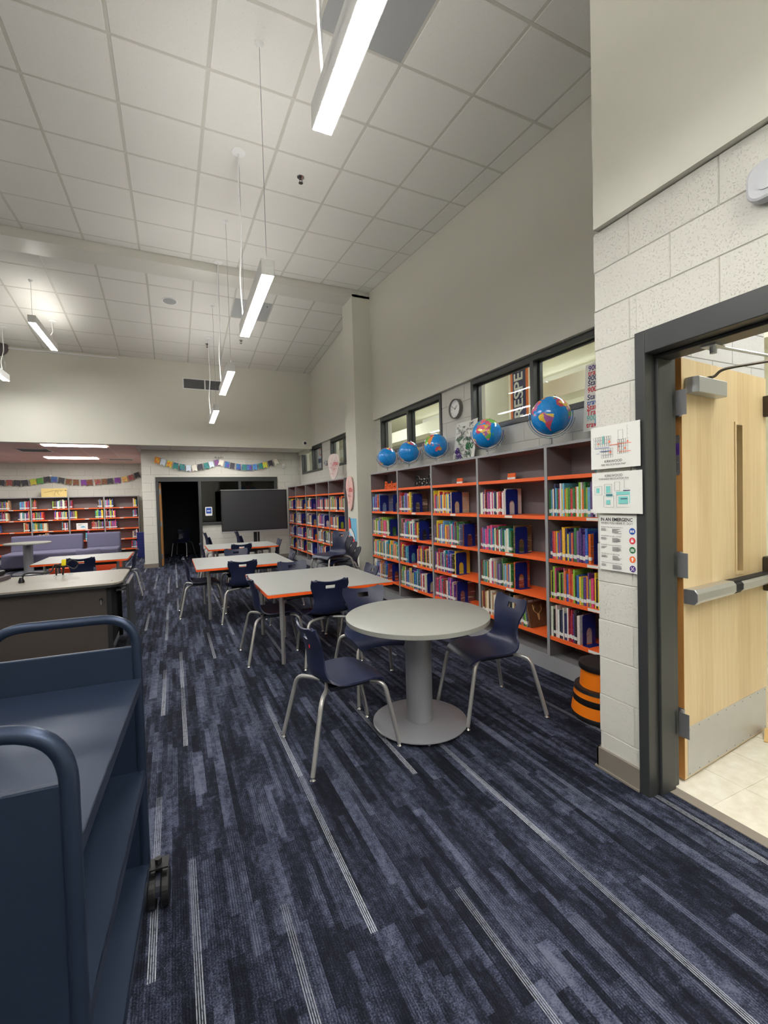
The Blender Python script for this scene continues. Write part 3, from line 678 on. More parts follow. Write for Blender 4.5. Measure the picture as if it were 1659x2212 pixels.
# ------------------------------------------------------------ pendants and ceiling fittings
def zc(y): return 5.07-0.0746*(7.2-y) if y < 7.2 else (4.95 if y < 7.6 else 5.03-0.105*(y-7.6))
def pendant(label, x, y0, y1, z, wd=0.092, up='lamp_up'):
    L_ = y1-y0; t = thing('pendant_light', label, 'light', (x, (y0+y1)/2, z), (0, 0, -0.0145))
    h = 0.112
    MB().box(-wd/2, -wd/2+.004, -L_/2, L_/2, 0, h).box(wd/2-.004, wd/2, -L_/2, L_/2, 0, h).box(-wd/2, wd/2, -L_/2, -L_/2+.004, 0, h).box(-wd/2, wd/2, L_/2-.004, L_/2, 0, h).box(-wd/2, wd/2, -L_/2, L_/2, h*.55, h*.62).build('housing', 'white_paint', t)
    MB().box(-wd/2+.005, wd/2-.005, -L_/2+.005, L_/2-.005, -0.001, 0.012).build('diffuser', 'lamp_white', t)
    if up: MB().box(-wd/2+.006, wd/2-.006, -L_/2+.006, L_/2-.006, h*.62, h*.85).build('top_diffuser', up, t)
    a = zc((y0+y1)/2-L_/2+0.04)-z; b = zc((y0+y1)/2+L_/2-0.04)-z
    MB().tube([(0, -L_/2+0.04, h*.6), (0, -L_/2+0.04, a)], 0.0022, 6).build('suspension_wire', 'hinge_metal', t)
    MB().tube([(0, L_/2-0.04, h*.6), (0, L_/2-0.04, b)], 0.0022, 6).build('suspension_wire', 'hinge_metal', t)
    MB().tube(bez([(-0.02, L_/2-0.10, h), (-0.035, L_/2-0.10, h+(b-h)*.25), (-0.005, L_/2-0.06, h+(b-h)*.5), (-0.012, L_/2-0.05, h+(b-h)*.8), (0, L_/2-0.04, b)], 6), 0.0065, 8).build('power_cord', 'white_paint', t, smooth=True)
    MB().lathe([(0.012, a-.03), (0.03, a-.006), (0.033, a)], 16, 0, -L_/2+0.04).build('canopy', 'white_paint', t, smooth=True)
    MB().lathe([(0.02, b-.02), (0.062, b-.008), (0.066, b+.004)], 24, 0, L_/2-0.04).build('canopy', 'white_paint', t, smooth=True)
    return t
def rx(y): return 0.63+0.0145*y
pendant('bare white linear pendant right over the round table, ending above the clock', rx(1.3), 0.66, 1.95, 3.13)
pendant('white linear pendant with pale hanging cord between round table and beam', rx(3.95), 3.30, 4.60, 3.13)
pendant('white linear pendant hanging just under the ceiling beam line', rx(6.5), 5.85, 7.15, 3.13)
pendant('smallest white linear pendant in front of the header wall', rx(9.05), 8.37, 9.70, 3.13)
pendant('short-corded linear pendant lighting a bright patch of ceiling', -1.80, 8.40, 9.75, 4.30, 0.10, 'lamp_up_soft')
pendant('linear pendant cut by the photo edge before the header wall', -2.62, 8.9, 10.22, 3.81, 0.10, 'lamp_up_soft')
for x, y, z, l in ((-1.9, .5, 3.9, 'over the cart'), (-3.0, 4.0, 3.9, 'above the desk'), (.55, -2.0, 3.13, 'behind the camera'), (-4.3, .5, 3.9, 'in the corner'), (-1.9, -2.1, 3.9, 'over the aisle behind the camera'), (1.45, -2.2, 3.6, 'beside the door wall'), (.9, -1.6, 3.9, 'high behind the camera')):  # unseen pendants added to brighten the near part of the room
    pendant('added fill-light pendant %s, out of view' % l, x, y, y+1.3, z, 0.1)
def troffer(label, x0, x1, y0, y1, z):
    t = thing('recessed_light', label, 'light', ((x0+x1)/2, (y0+y1)/2, z)); a = (x1-x0)/2; b = (y1-y0)/2
    MB().box(-a, a, -b, -b+.012, -.010, -.001).box(-a, a, b-.012, b, -.010, -.001).box(-a, -a+.012, -b, b, -.010, -.001).box(a-.012, a, -b, b, -.010, -.001).build('rim', 'white_paint', t)
    MB().box(-a+.012, a-.012, -b+.012, b-.012, -.006, -.002).build('diffuser', 'lamp_troffer', t)
troffer('long recessed light beside the reading area header', -2.40, -1.24, 11.28, 11.62, 2.826)
troffer('wide recessed light over the purple sofas', -2.92, -1.76, 14.0, 14.5, 2.826)
troffer('long recessed light above the pennant garland and office door', 0.54, 1.70, 11.25, 11.5, 2.866)
troffer('recessed light over the reading corner, out of view', -5.3, -4.1, 13.2, 13.6, 2.826)
def vent(label, loc, rot, w, h, nsl, halves=1):
    t = thing('air_vent', label, 'vent', loc, rot)
    fm = MB(); e = 0.022
    for r in subtract((-w/2, w/2, -h/2, h/2), (-w/2+e, w/2-e, -h/2+e, h/2-e)): fm.box(r[0], r[1], r[2], r[3], 0, 0.012)
    if halves == 2: fm.box(-0.012, 0.012, -h/2+e, h/2-e, 0, 0.012)
    fm.build('frame', 'white_paint', t); MB().box(-w/2+e, w/2-e, -h/2+e, h/2-e, 0.0005, 0.002).build('backing', 'black_matte', t)
    sm_ = MB().box(-w/2+e, w/2-e, -0.003, 0.001, 0.003, 0.011).mesh('slat', ['access_grey'])
    for i in range(nsl): put('slat', sm_, t, (0, -h/2+e+(h-2*e)*(i+.5)/nsl, 0))
vent('white framed double air grille high on the header wall', (0.76, 10.999, 4.205), FY, 0.92, 0.25, 14, 2)
vent('square louvred air vent in the reading area ceiling', (-2.75, 12.5, 2.829), (PI, 0, 0), 0.6, 0.6, 8)
vent('small air vent in the reading area ceiling by the corner', (-1.25, 14.5, 2.829), (PI, 0, 0), 0.6, 0.3, 5)
def sprinkler(label, x, y):
    t = thing('sprinkler', label, 'sprinkler', (x, y, zc(y)))
    MB().lathe([(0.04, 0), (0.036, -0.006), (0.02, -0.008)], 20).build('rosette', 'chrome', t, smooth=True)
    MB().tube([(0, 0, 0), (0, 0, -0.03)], 0.008, 8).tube([(-0.012, 0, -0.025), (-0.014, 0, -0.05), (0, 0, -0.062)], 0.003, 6).tube([(0.012, 0, -0.025), (0.014, 0, -0.05), (0, 0, -0.062)], 0.003, 6).lathe([(0.024, -0.063), (0.02, -0.066)], 16).build('head', 'dark_bronze', t)
sprinkler('chrome sprinkler head in the ceiling before the beam', 1.33, 4.67); sprinkler('chrome sprinkler head in the ceiling beyond the beam', 1.38, 9.6)
sprinkler('sprinkler head beyond the beam near the bright ceiling patch', 0.76, 9.95)
t = thing('ceiling_speaker', 'round grey speaker grille in the ceiling beyond the beam', 'speaker', (0.08, 8.45, zc(8.45)-0.001), (s2, 0, 0))
MB().lathe([(0.12, 0.002), (0.12, -0.006), (0.105, -0.008)], 32).build('rim', 'white_paint', t, smooth=True); MB().lathe([(0.104, -0.008), (0.06, -0.012), (0.001, -0.013)], 32).build('grille', 'access_grey', t, smooth=True)
t = thing('security_camera', 'small white dome camera low on the header wall near the corner', 'camera', (3.02, 10.998, 2.955), FY)
MB().lathe([(0.06, 0), (0.06, 0.03), (0.045, 0.045)], 24).build('housing', 'white_paint', t, smooth=True); MB().lathe([(0.035, 0.045), (0.028, 0.062), (0.012, 0.072), (0.001, 0.074)], 20).build('dome', 'black_rubber', t, smooth=True)
t = thing('wall_disc', 'dark round disc high on the header wall at the photo edge', 'speaker', (-2.92, 10.998, 4.62), FY)
MB().lathe([(0.17, 0), (0.17, 0.05), (0.14, 0.075), (0.001, 0.08)], 32).build('disc', 'disc_dark', t, smooth=True)
t = tag(MB().box(-5.0, -0.95, 10.965, 10.999, 4.60, 4.635).build('conduit', 'white_paint', bevel=0.003), 'thin white cable duct along the top of the header wall', 'duct')

# ------------------------------------------------------------ bookcases
SH = [1.66, 1.325, 0.965, 0.63, 0.305]
def bookcase(label, y0, y1, loc_x=2.87, shelves=SH, top=1.925, group='grey bookcases with orange shelves'):
    """front faces -X, at loc_x; local x = along the case (towards -Y), local z forward"""
    wd = y1-y0; t = thing('bookcase', label, 'bookcase', (loc_x, (y0+y1)/2, 0), (0, 0, -PI/2), group)
    return case_parts(t, wd, shelves, top)
def case_parts(t, wd, shelves, top, dp=0.30, lip='orange'):
    h = wd/2; e = 0.0155
    for s_ in (-1, 1):
        MB().box(min(s_*h, s_*(h-e)), max(s_*h, s_*(h-e)), 0, dp, 0, top, mat6=[1, 1, 0, 1, 1, 1]).build('side_panel', ['case_edge', 'case_inner'], t)
    MB().box(-h+e, h-e, 0.0, dp, top-0.022, top, mat6=[1, 1, 0, 1, 2, 1]).build('top_panel', ['case_edge', 'case_grey', 'case_inner'], t)
    MB().box(-h+e, h-e, dp-0.012, dp, 0.1, top-0.022).build('back_panel', 'case_inner', t)
    MB().box(-h+e, h-e, 0.012, dp-0.012, 0.105, 0.13).build('bottom_deck', 'case_grey', t)
    MB().box(-h+e, h-e, 0.0, 0.016, 0.0, 0.13).build('kick_panel', 'case_edge', t)
    for z in shelves:
        s_ = MB().box(-h+e+.001, h-e-.001, 0.004, dp-0.013, z-0.03, z).build('shelf', lip, t)
        if z < shelves[0] or top < 1.9: MB().box(-0.06, 0.045, 0.0022, 0.0042, z-0.026, z-0.005).build('shelf_label', 'paper', s_)
    return t
BAYS = [(1.955, 2.89, 'bay at the door wall'), (2.89, 3.84, 'bay beside the clock-side globe'), (3.84, 4.76, 'middle bay'), (4.76, 5.68, 'bay with black letters'), (5.68, 6.62, 'bay with orange letters')]
BL_ = ['grey bookcase with orange shelves, partly behind the white block pillar', 'grey bookcase with orange shelves holding a brown deer book on its lowest shelf', 'grey bookcase with orange shelves in the middle of the run, behind the round table',
       'grey bookcase with black letters on its top shelf', 'grey bookcase with orange letters on its top shelf, beside the column']
for (y0, y1, nm), l_ in zip(BAYS, BL_): bookcase(l_, y0, y1)
BAYS2 = [(7.84, 8.77), (8.77, 9.65), (9.65, 10.53), (10.53, 11.48), (11.48, 12.29)]
L2 = ['beside the column, behind the stacked chairs', 'second past the column', 'third past the column', 'second from the block wall', 'at the block wall beside the big screen']
for (y0, y1), l_ in zip(BAYS2, L2): bookcase('grey bookcase with orange shelves, '+l_, y0, y1, group='grey bookcases beyond the column')
RB = [(-5.38, -4.49), (-4.49, -3.604), (-3.604, -2.717), (-2.717, -1.84), (-1.84, -0.94)]
RSH = [1.50, 1.19, 0.87, 0.55, 0.24]
L3 = ['at the photo edge', 'behind the round table top', 'behind the long sofa', 'holding the white picture book', 'beside the blue bins']
for (x0, x1), l_ in zip(RB, L3):
    t = thing('bookcase', 'wide grey reading corner bookcase '+l_, 'bookcase', ((x0+x1)/2, 15.7, 0), (0, 0, 0), 'reading corner bookcases'); case_parts(t, x1-x0, RSH, 1.84)

# ------------------------------------------------------------ books
PAL = [('red', (200, 30, 44)), ('crimson', (150, 20, 50)), ('orange', (232, 110, 30)), ('yellow', (240, 205, 40)), ('green', (40, 120, 60)), ('lime', (140, 185, 50)), ('teal', (20, 140, 150)), ('sky blue', (90, 170, 215)),
       ('blue', (36, 86, 180)), ('navy', (26, 34, 90)), ('purple', (92, 50, 140)), ('violet', (120, 80, 170)), ('pink', (220, 70, 130)), ('cream', (232, 224, 200)), ('white', (236, 236, 230)), ('black', (24, 22, 26)), ('brown', (100, 66, 44)), ('tan', (196, 160, 110)), ('grey', (130, 132, 140))]
ORD = 'first second third fourth fifth sixth seventh eighth ninth tenth eleventh twelfth thirteenth fourteenth fifteenth sixteenth seventeenth eighteenth nineteenth twentieth'.split()
def ordw(n):
    if n <= 20: return ORD[n-1]
    tens = {2: 'twenty', 3: 'thirty', 4: 'forty', 5: 'fifty', 6: 'sixty'}[n//10]; u = n % 10
    return tens+('-'+ORD[u-1] if u else '')
# unit book: x thickness 1, y depth 1 (spine at y=0), z height 1
def ubook():
    mb = MB(); c = 0.10
    mb.box(-.5, -.5+c, 0.0, 1, 0, 1, 0).box(.5-c, .5, 0.0, 1, 0, 1, 0).box(-.5, .5, 0.0, 0.015, 0, 1, 0).box(-.5+c, .5-c, 0.015, .98, 0.012, .982, 1)
    return mb.mesh('book', ['cover', 'pages'])
UB = ubook(); UL = MB().box(-.505, .505, -.004, .002, 0, 1).box(-.508, -.5, 0, .10, 0, 1).box(.5, .508, 0, .10, 0, 1).mesh('spine_label', ['paper'])
ST_V, ST_F, ST_C, ST_M = [], [], [], []
nbook = 0
ROWN = {0: 'top shelf', 1: 'second shelf', 2: 'third shelf', 3: 'fourth shelf', 4: 'lowest shelf'}
def stuff_box(Mx, x0, x1, y0, y1, z0, z1, col):
    b = len(ST_V)
    for x in (x0, x1):
        for y in (y0, y1):
            for z in (z0, z1): ST_V.append(tuple(Mx @ Vector((x, y, z))))
    for f in [(0, 1, 3, 2), (4, 6, 7, 5), (0, 4, 5, 1), (2, 3, 7, 6), (0, 2, 6, 4), (1, 5, 7, 3)]: ST_F.append(tuple(b+i for i in f)); ST_C.append(col)
def book(Mx, th, dp, ht, colour, label, group, single, lean=0.0, tape=True):
    """Mx places the book's foot; local x along shelf, y into the shelf"""
    global nbook
    cn, c = colour
    c = tuple(min(255, max(0, q+R_.uniform(-12, 12))) for q in c)
    Mb = Mx @ Matrix.Rotation(lean, 4, 'Y')
    if single and nbook < 300:
        nbook += 1
        o = bpy.data.objects.new('book', UB); COL.objects.link(o); o.matrix_world = Mb @ Matrix.Diagonal((th, dp, ht, 1)); o.color = rgb(*c)
        tag(o, label, 'book', group)
        if tape:
            l = bpy.data.objects.new('spine_label', UL); COL.objects.link(l); l.parent = o; l.location = (0, 0, R_.uniform(.020, .034)/ht); l.scale = (1, 1, R_.uniform(.024, .032)/ht)
    else:
        stuff_box(Mb, -th/2, th/2, 0, dp, 0, ht, rgb(*c)); stuff_box(Mb, -th/2+.001, th/2-.001, 0.004, dp-.004, ht, ht+.001, rgb(226, 218, 196))
        if tape: stuff_box(Mb, -th/2-.0003, th/2+.0003, -0.001, 0.02, 0.027, 0.057, rgb(228, 228, 222))
def fill(base, u0, u1, z, single, bayname='', row=1, group=None, hmax=0.27, palette=None, tmin=0.010, tmax=0.025, lean_end=False, hm=0.0, start=1):
    u = u0; n = start
    while True:
        th = R_.uniform(tmin, tmax)
        if u+th > u1: break
        r = R_.random(); ht = (0.215+R_.uniform(-0.008, 0.014)) if r < 0.62 else R_.uniform(0.2, 0.285); ht = min(ht+hm, hmax); dp = min(0.215, ht*R_.uniform(0.66, 0.8))
        col = R_.choice(palette or PAL)
        ln_ = 0.0
        lab = '%s %s book, %s from the column end, %s, %s' % ('slim' if th < 0.014 else 'thick', col[0], ordw(n), ROWN[row], bayname)
        book(base @ Matrix.Translation((u+th/2, 0.012+R_.uniform(0, .008), z)), th, dp, ht, col, lab, group, single, ln_)
        u += th+0.0012; n += 1
    return u, n
def bookend(base, u, z, label, group=None, col='bookend_blue'):
    t = thing('bookend', label, 'bookend', (0, 0, 0), (0, 0, 0), group); t.matrix_world = base @ Matrix.Translation((u, 0.02, z))
    w_, h_ = 0.145, 0.245
    pts = [(w_, 0.0), (w_, h_-.015), (w_-.015, h_), (0.015, h_), (0, h_-.015), (0, 0), (0.042, 0)]
    pts += [(0.0725-0.0305*math.cos(a), 0.09+0.045*math.sin(a)) for a in [PI*k/8 for k in range(9)]]+[(0.103, 0)]
    MB().prism(pts, -0.001, 0.001, 'x').build('upright', col, t)
    MB().box(-0.001, 0.06, 0.0, w_, 0.0002, 0.002).build('foot_plate', col, t)
def rowbase(y_far, x=2.872): return Matrix.Translation((x, y_far-0.018, 0)) @ Matrix.Rotation(-PI/2, 4, 'Z')
def facing(base, u, z, ht, dp, colour, label, group, lean=0.0, mt=None):
    global nbook
    th = 0.012; t = thing('book', label, 'book', (0, 0, 0), (0, 0, 0), group); t.matrix_world = base @ Matrix.Translation((u, 0.02, z)) @ Matrix.Rotation(lean, 4, 'Y')
    o = MB().box(-th/2, th/2, 0, dp, 0, ht).build('cover', mt or 'cover', t); o.color = rgb(*colour); nbook += 1
    return t
W_ = 0.93-0.034
DARKP = [p for p in PAL if p[0] not in ('yellow', 'lime')]
GB = 'books in the %s'
# (bay, row) -> segments of books as fractions, bookends, covers
PLAN = {
 (0, 1): dict(b=[(0, .97)]), (0, 2): dict(b=[(0, .465)], e=[.475]), (0, 3): dict(b=[(0, .97)]), (0, 4): dict(b=[(0, .335)], e=[.345]),
 (1, 1): dict(b=[(0, .425)], e=[.43], c=[(.415, .25, .2, (232, 226, 214), 'white book with green letters standing behind the bookend', 0)]),
 (1, 2): dict(b=[(0, .555)], e=[.565], c=[(.55, .26, .21, (120, 96, 60), 'brown book standing against the bookend, ship cover', 0)]), (1, 3): dict(b=[(0, .54)], e=[.555], c=[(.545, .25, .18, (196, 84, 50), 'rust red book against the bookend', 0)]),
 (1, 4): dict(b=[(0, .60)]),
 (2, 1): dict(b=[(0, .40)], e=[.42], c=[(.405, .24, .25, (214, 190, 160), 'wide pale book with a face, jutting past the bookend', 0)]), (2, 2): dict(b=[(0, .57)], e=[.68], c=[(.58, .24, .22, (120, 130, 170), 'spiral-bound blue-grey book facing the aisle', 0), (.66, .24, .25, (120, 60, 50), 'dark book jutting behind the bookend', 0)]),
 (2, 3): dict(b=[(0, .46)], e=[.485], c=[(.47, .265, .2, (220, 190, 60), 'tall yellow-topped book against the bookend', 0)]), (2, 4): dict(b=[(0, .47)], e=[.50], c=[(.49, .24, .25, (130, 84, 80), 'brown book leaning past the bookend', 0)]),
 (3, 1): dict(b=[(0, .37)], e=[.42], c=[(.385, .27, .24, (110, 100, 84), 'tall dark book behind the bookend', 0)]), (3, 2): dict(b=[(0, .57)], e=[.60], c=[(.585, .27, .24, (30, 36, 40), 'tall black book behind the bookend', 0)]),
 (3, 3): dict(b=[(0, .2), (.52, .98)], e=[.25]), (3, 4): dict(b=[(0, .76)], e=[.78]),
 (4, 1): dict(b=[(0, .25)], e=[.30, .80], c=[(.27, .27, .25, (120, 150, 190), 'large pale blue book behind the bookend', 0)]), (4, 2): dict(b=[(0, .64)], e=[.66]), (4, 3): dict(b=[(0, .98)]), (4, 4): dict(b=[(0, .5)], e=[.7], c=[(.53, .24, .24, (150, 70, 66), 'red and grey book facing the aisle', .12)]),
}
ROWPAL = {(0, 2): ['purple', 'violet', 'red', 'blue', 'orange', 'green', 'navy', 'yellow'], (0, 1): ['yellow', 'cream', 'orange', 'green', 'lime', 'purple', 'navy', 'sky blue', 'white', 'red'], (0, 3): ['orange', 'yellow', 'blue', 'red', 'lime', 'purple', 'pink', 'black', 'cream'], (0, 4): ['red', 'navy', 'crimson', 'black', 'cream', 'blue', 'purple', 'white'],
          (1, 1): ['pink', 'crimson', 'white', 'cream', 'red', 'violet', 'navy'], (1, 2): ['green', 'teal', 'blue', 'white', 'red', 'pink', 'cream', 'violet'], (1, 4): ['brown', 'black', 'crimson', 'cream', 'tan'], (2, 4): ['crimson', 'pink', 'brown', 'cream', 'teal', 'purple'], (4, 3): ['orange', 'pink', 'yellow', 'teal', 'green', 'cream', 'sky blue'], (2, 1): ['yellow', 'blue', 'sky blue', 'pink', 'cream', 'yellow', 'red']}
PD = dict(PAL)
# leaning brown deer book and its neighbours in bay 1, lowest shelf
base = rowbase(BAYS[1][1]); z = SH[4]+.0005
for q in range(7):
    c = R_.choice(PAL); book(base @ Matrix.Translation((0.60*W_+0.025+q*0.016, 0.015, z)), 0.012, 0.17, 0.24, c, 'tilted %s book, %s before the deer book, lowest shelf' % (c[0], ordw(7-q)), 'tilted books beside the deer book', True, -0.06-0.012*q)
t = thing('book', 'large brown book with a deer cover leaning on the lowest shelf', 'book', (0, 0, 0)); t.matrix_world = base @ Matrix.Translation((0.60*W_+0.16, 0.02, z)) @ Matrix.Rotation(-0.24, 4, 'Y')
MB().box(-0.008, 0.008, 0, 0.22, 0, 0.27).build('cover', 'brown_cover', t)
o = put('lettering', None, t) if False else text(t, 'DEER HUNTING', 0.026, 0, 0, 'paper', 0, bold=0.0008); o.matrix_local = Matrix.Translation((0.0095, 0.11, 0.235)) @ Matrix.Rotation(PI/2, 4, 'Z') @ Matrix.Rotation(PI/2, 4, 'X')
an = MB()
for s_ in (-1, 1):
    an.tube(bez([(0.0095, 0.11+s_*.012, .12), (0.0095, 0.11+s_*.045, .15), (0.0095, 0.11+s_*.05, .20)], 4), 0.003, 5).tube([(0.0095, 0.11+s_*.045, .155), (0.0095, 0.11+s_*.03, .19)], 0.002, 5)
an.poly([(0.009, 0.095, .12), (0.009, 0.125, .12), (0.009, 0.118, .06), (0.009, 0.102, .06)], [(0, 1, 2, 3)]).build('deer_print', 'wood_wedge', t)
for bi in range(5):
    y0, y1, nm = BAYS[bi]; base = rowbase(y1)
    for row in range(1, 5):
        pl = PLAN[(bi, row)]; z = SH[row]+0.0005; g = 'books in the %s, %s' % (nm, ROWN[row]); n = 1
        pal = [(q, PD[q]) for q in ROWPAL.get((bi, row), [])] or None
        for a, b in pl['b']:
            end, n = fill(base, a*W_+0.002, b*W_, z, True, nm, row, g, palette=pal, start=n, hm=(0.01 if bi == 0 else 0))
        for u in pl.get('e', []): bookend(base, u*W_+0.012, z, 'navy metal bookend with arched cut-out, %s, %s%s' % (ROWN[row], nm, ', second one' if u == .80 else ''), 'navy bookends')
        for u, h_, dp, c, lab, ln_ in pl.get('c', []): facing(base, u*W_+0.008, z, h_, dp, c, lab+', '+ROWN[row], g, ln_)
# everything farther away: one object of books
for bi, (y0, y1) in enumerate(BAYS2):
    base = rowbase(y1); Wd = y1-y0-.034
    for row in range(1, 5):
        z = SH[row]+.0005
        if (bi, row) in ((4, 3), (3, 4)): segs = [(0, .55)]
        else: segs = [(0, R_.choice([.42, .5, .55]))]
        if bi in (1, 0) and row in (1, 3): segs = [(0, .45), (.62, .98)]
        for a, b in segs: fill(base, a*Wd, b*Wd, z, False, palette=None)
        u = segs[0][1]*Wd+.03
        bookend(base, u, z, 'navy metal bookend, %s, %s' % (ROWN[row], 'bookcase '+L2[bi].split(',')[0]), 'navy bookends beyond the column')
        facing(base, u-.014, z, 0.25, 0.2, R_.choice(PAL)[1], 'book face against the bookend, %s, bookcase %s' % (ROWN[row], L2[bi].split(',')[0]), 'cover-side books beyond the column')
RPLAN = {0: {}, 1: {0: [(.1, .45), (.72, .98)], 1: [(.1, .42), (.66, .98)], 2: [(0, .2), (.80, .98)]}, 2: {0: [(0, .14), (.56, .98)], 1: [(0, .32), (.60, .98)], 2: [(0, .38), (.80, .98)], 3: [(.1, .5)]},
         3: {0: [(0, .1), (.82, .98)], 1: [(0, .2), (.74, .98)], 2: [(.62, .98)], 3: [(.42, .55)]}, 4: {0: [(0, .25), (.85, .98)], 1: [(0, .3), (.83, .98)], 2: [(0, .35)], 3: [(.8, .98)], 4: [(.75, .98)]}}
for bi, (x0, x1) in enumerate(RB):
    base = Matrix.Translation((x0+.018, 15.702, 0)); Wd = x1-x0-.034
    for row, segs in RPLAN[bi].items():
        for a, b in segs: fill(base, a*Wd, b*Wd, RSH[row]+.0005, False, hmax=0.26, tmin=0.012, tmax=0.03)
me = bpy.data.meshes.new('books'); me.from_pydata(ST_V, [], ST_F); me.materials.append(M['cover_attr'])
ca = me.color_attributes.new('Col', 'FLOAT_COLOR', 'CORNER')
ca.data.foreach_set('color', [x for c in ST_C for _ in range(4) for x in c]); me.update()
o = put('books', me); tag(o, 'rows of colourful books on the farther grey bookcases', 'books'); o['kind'] = 'stuff'
# things on the top shelves
def word_sign(label, s, mt, x, y, z, size, wid, sx):
    t = thing('word_sign', label, 'sign', (x, y, z), (math.radians(84), 0, -PI/2))
    text(t, s, size, 0, size*0.38, mt, 0, depth=0.008, bold=0.001, align='LEFT', sx=sx); text(t, s, size, 0, size*0.38, 'white_paint' if 'black' in mt else 'banner_navy', -0.012, depth=0.003, bold=0.007, align='LEFT', sx=sx, name='backing_letters'); MB().box(0, wid, -0.001, 0.005, -0.012, 0.012).build('base_strip', mt, t)
word_sign('orange cut-out word sign on the top shelf beside the column', 'Basketball', 'orange_sign', 3.06, 6.50, SH[0]+.001, 0.17, 0.76, 0.95)
word_sign('black cut-out word sign with pale edges on the top shelf', 'Baseball', 'black_matte', 3.06, 5.52, SH[0]+.001, 0.20, 0.72, 0.95)
for (y, z, l) in ((4.46, SH[0], 'small orange and white shelf sign in the middle bay'), (3.56, SH[0], 'small orange and white shelf sign in the bay nearest the clock')):
    t = thing('shelf_sign', l, 'sign', (3.08, y, z+.001), (math.radians(84), 0, -PI/2))
    MB().box(-0.055, 0.055, 0, 0.03, -.006, .006).build('lower_panel', 'white_paint', t); MB().box(-0.055, 0.055, 0.03, 0.07, -.006, .006).build('upper_panel', 'orange_sign', t)
    MB().box(-0.045, 0.045, -0.0005, 0.004, -0.02, 0.02).build('foot', 'white_paint', t)
for i in range(8):
    c = R_.choice(PAL); o = bpy.data.objects.new('book', UB); COL.objects.link(o)
    o.matrix_world = Matrix.Translation((2.90, 2.30, SH[0]+0.012+0.0185*i)) @ Matrix.Rotation(PI/2+0.05*math.sin(i*2.1), 4, 'Z') @ Matrix.Rotation(PI/2, 4, 'Y') @ Matrix.Diagonal((0.018, 0.15, 0.22, 1)) if False else Matrix.Translation((2.90, 2.42+0.004*math.sin(i*2.1), SH[0]+0.010+0.0185*i)) @ Matrix.Rotation(-PI/2, 4, 'Z') @ Matrix.Rotation(PI/2, 4, 'Y') @ Matrix.Diagonal((0.018, 0.15, 0.22, 1))
    o.color = rgb(*c[1]); tag(o, '%s book lying flat, %s from the bottom of the top-shelf stack' % (c[0], ordw(i+1)), 'book', 'flat stack on the top shelf')

# ------------------------------------------------------------ globes
CONT = [[(-17, 15), (-10, 30), (0, 36), (10, 37), (20, 32), (32, 31), (43, 12), (51, 12), (40, -5), (40, -15), (33, -27), (25, -34), (18, -34), (12, -17), (9, -1), (8, 5), (-8, 5)],
 [(-9, 37), (-9, 43), (0, 48), (5, 53), (8, 57), (12, 66), (25, 71), (45, 68), (60, 68), (60, 50), (48, 45), (40, 41), (28, 41), (22, 37), (15, 40), (5, 43), (0, 38)],
 [(60, 68), (80, 73), (105, 77), (140, 73), (180, 68), (160, 60), (142, 55), (135, 44), (127, 38), (121, 31), (115, 22), (108, 18), (107, 10), (100, 8), (103, 1), (98, 12), (92, 22), (80, 10), (73, 18), (66, 25), (55, 26), (57, 20), (45, 13), (35, 30), (36, 37), (48, 42), (55, 45), (60, 50)],
 [(-168, 66), (-155, 71), (-125, 70), (-95, 72), (-80, 72), (-78, 62), (-65, 58), (-55, 50), (-66, 44), (-75, 38), (-81, 30), (-82, 25), (-90, 30), (-97, 26), (-95, 18), (-84, 12), (-78, 8), (-92, 14), (-105, 20), (-113, 30), (-124, 40), (-125, 50), (-140, 60)],
 [(-55, 60), (-45, 60), (-20, 70), (-20, 82), (-60, 82), (-70, 76)],
 [(-78, 8), (-62, 10), (-50, 0), (-35, -7), (-39, -17), (-48, -27), (-58, -38), (-65, -45), (-68, -54), (-74, -52), (-72, -35), (-70, -18), (-81, -5)],
 [(114, -22), (122, -17), (131, -12), (137, -16), (142, -11), (146, -19), (153, -27), (150, -37), (140, -38), (131, -32), (116, -35)],
 [(44, -16), (50, -15), (47, -25), (44, -23)], [(110, 1), (117, 6), (118, -3), (111, -3)], [(132, -1), (145, -5), (150, -10), (138, -8)], [(131, 31), (141, 37), (144, 44), (139, 36)], [(-7, 50), (1, 52), (-4, 59)], [(167, -46), (178, -38), (174, -41)]]
def inside(x, y, P):
    r = False; j = len(P)-1
    for i in range(len(P)):
        if (P[i][1] > y) != (P[j][1] > y) and x < (P[j][0]-P[i][0])*(y-P[i][1])/(P[j][1]-P[i][1])+P[i][0]: r = not r
        j = i
    return r
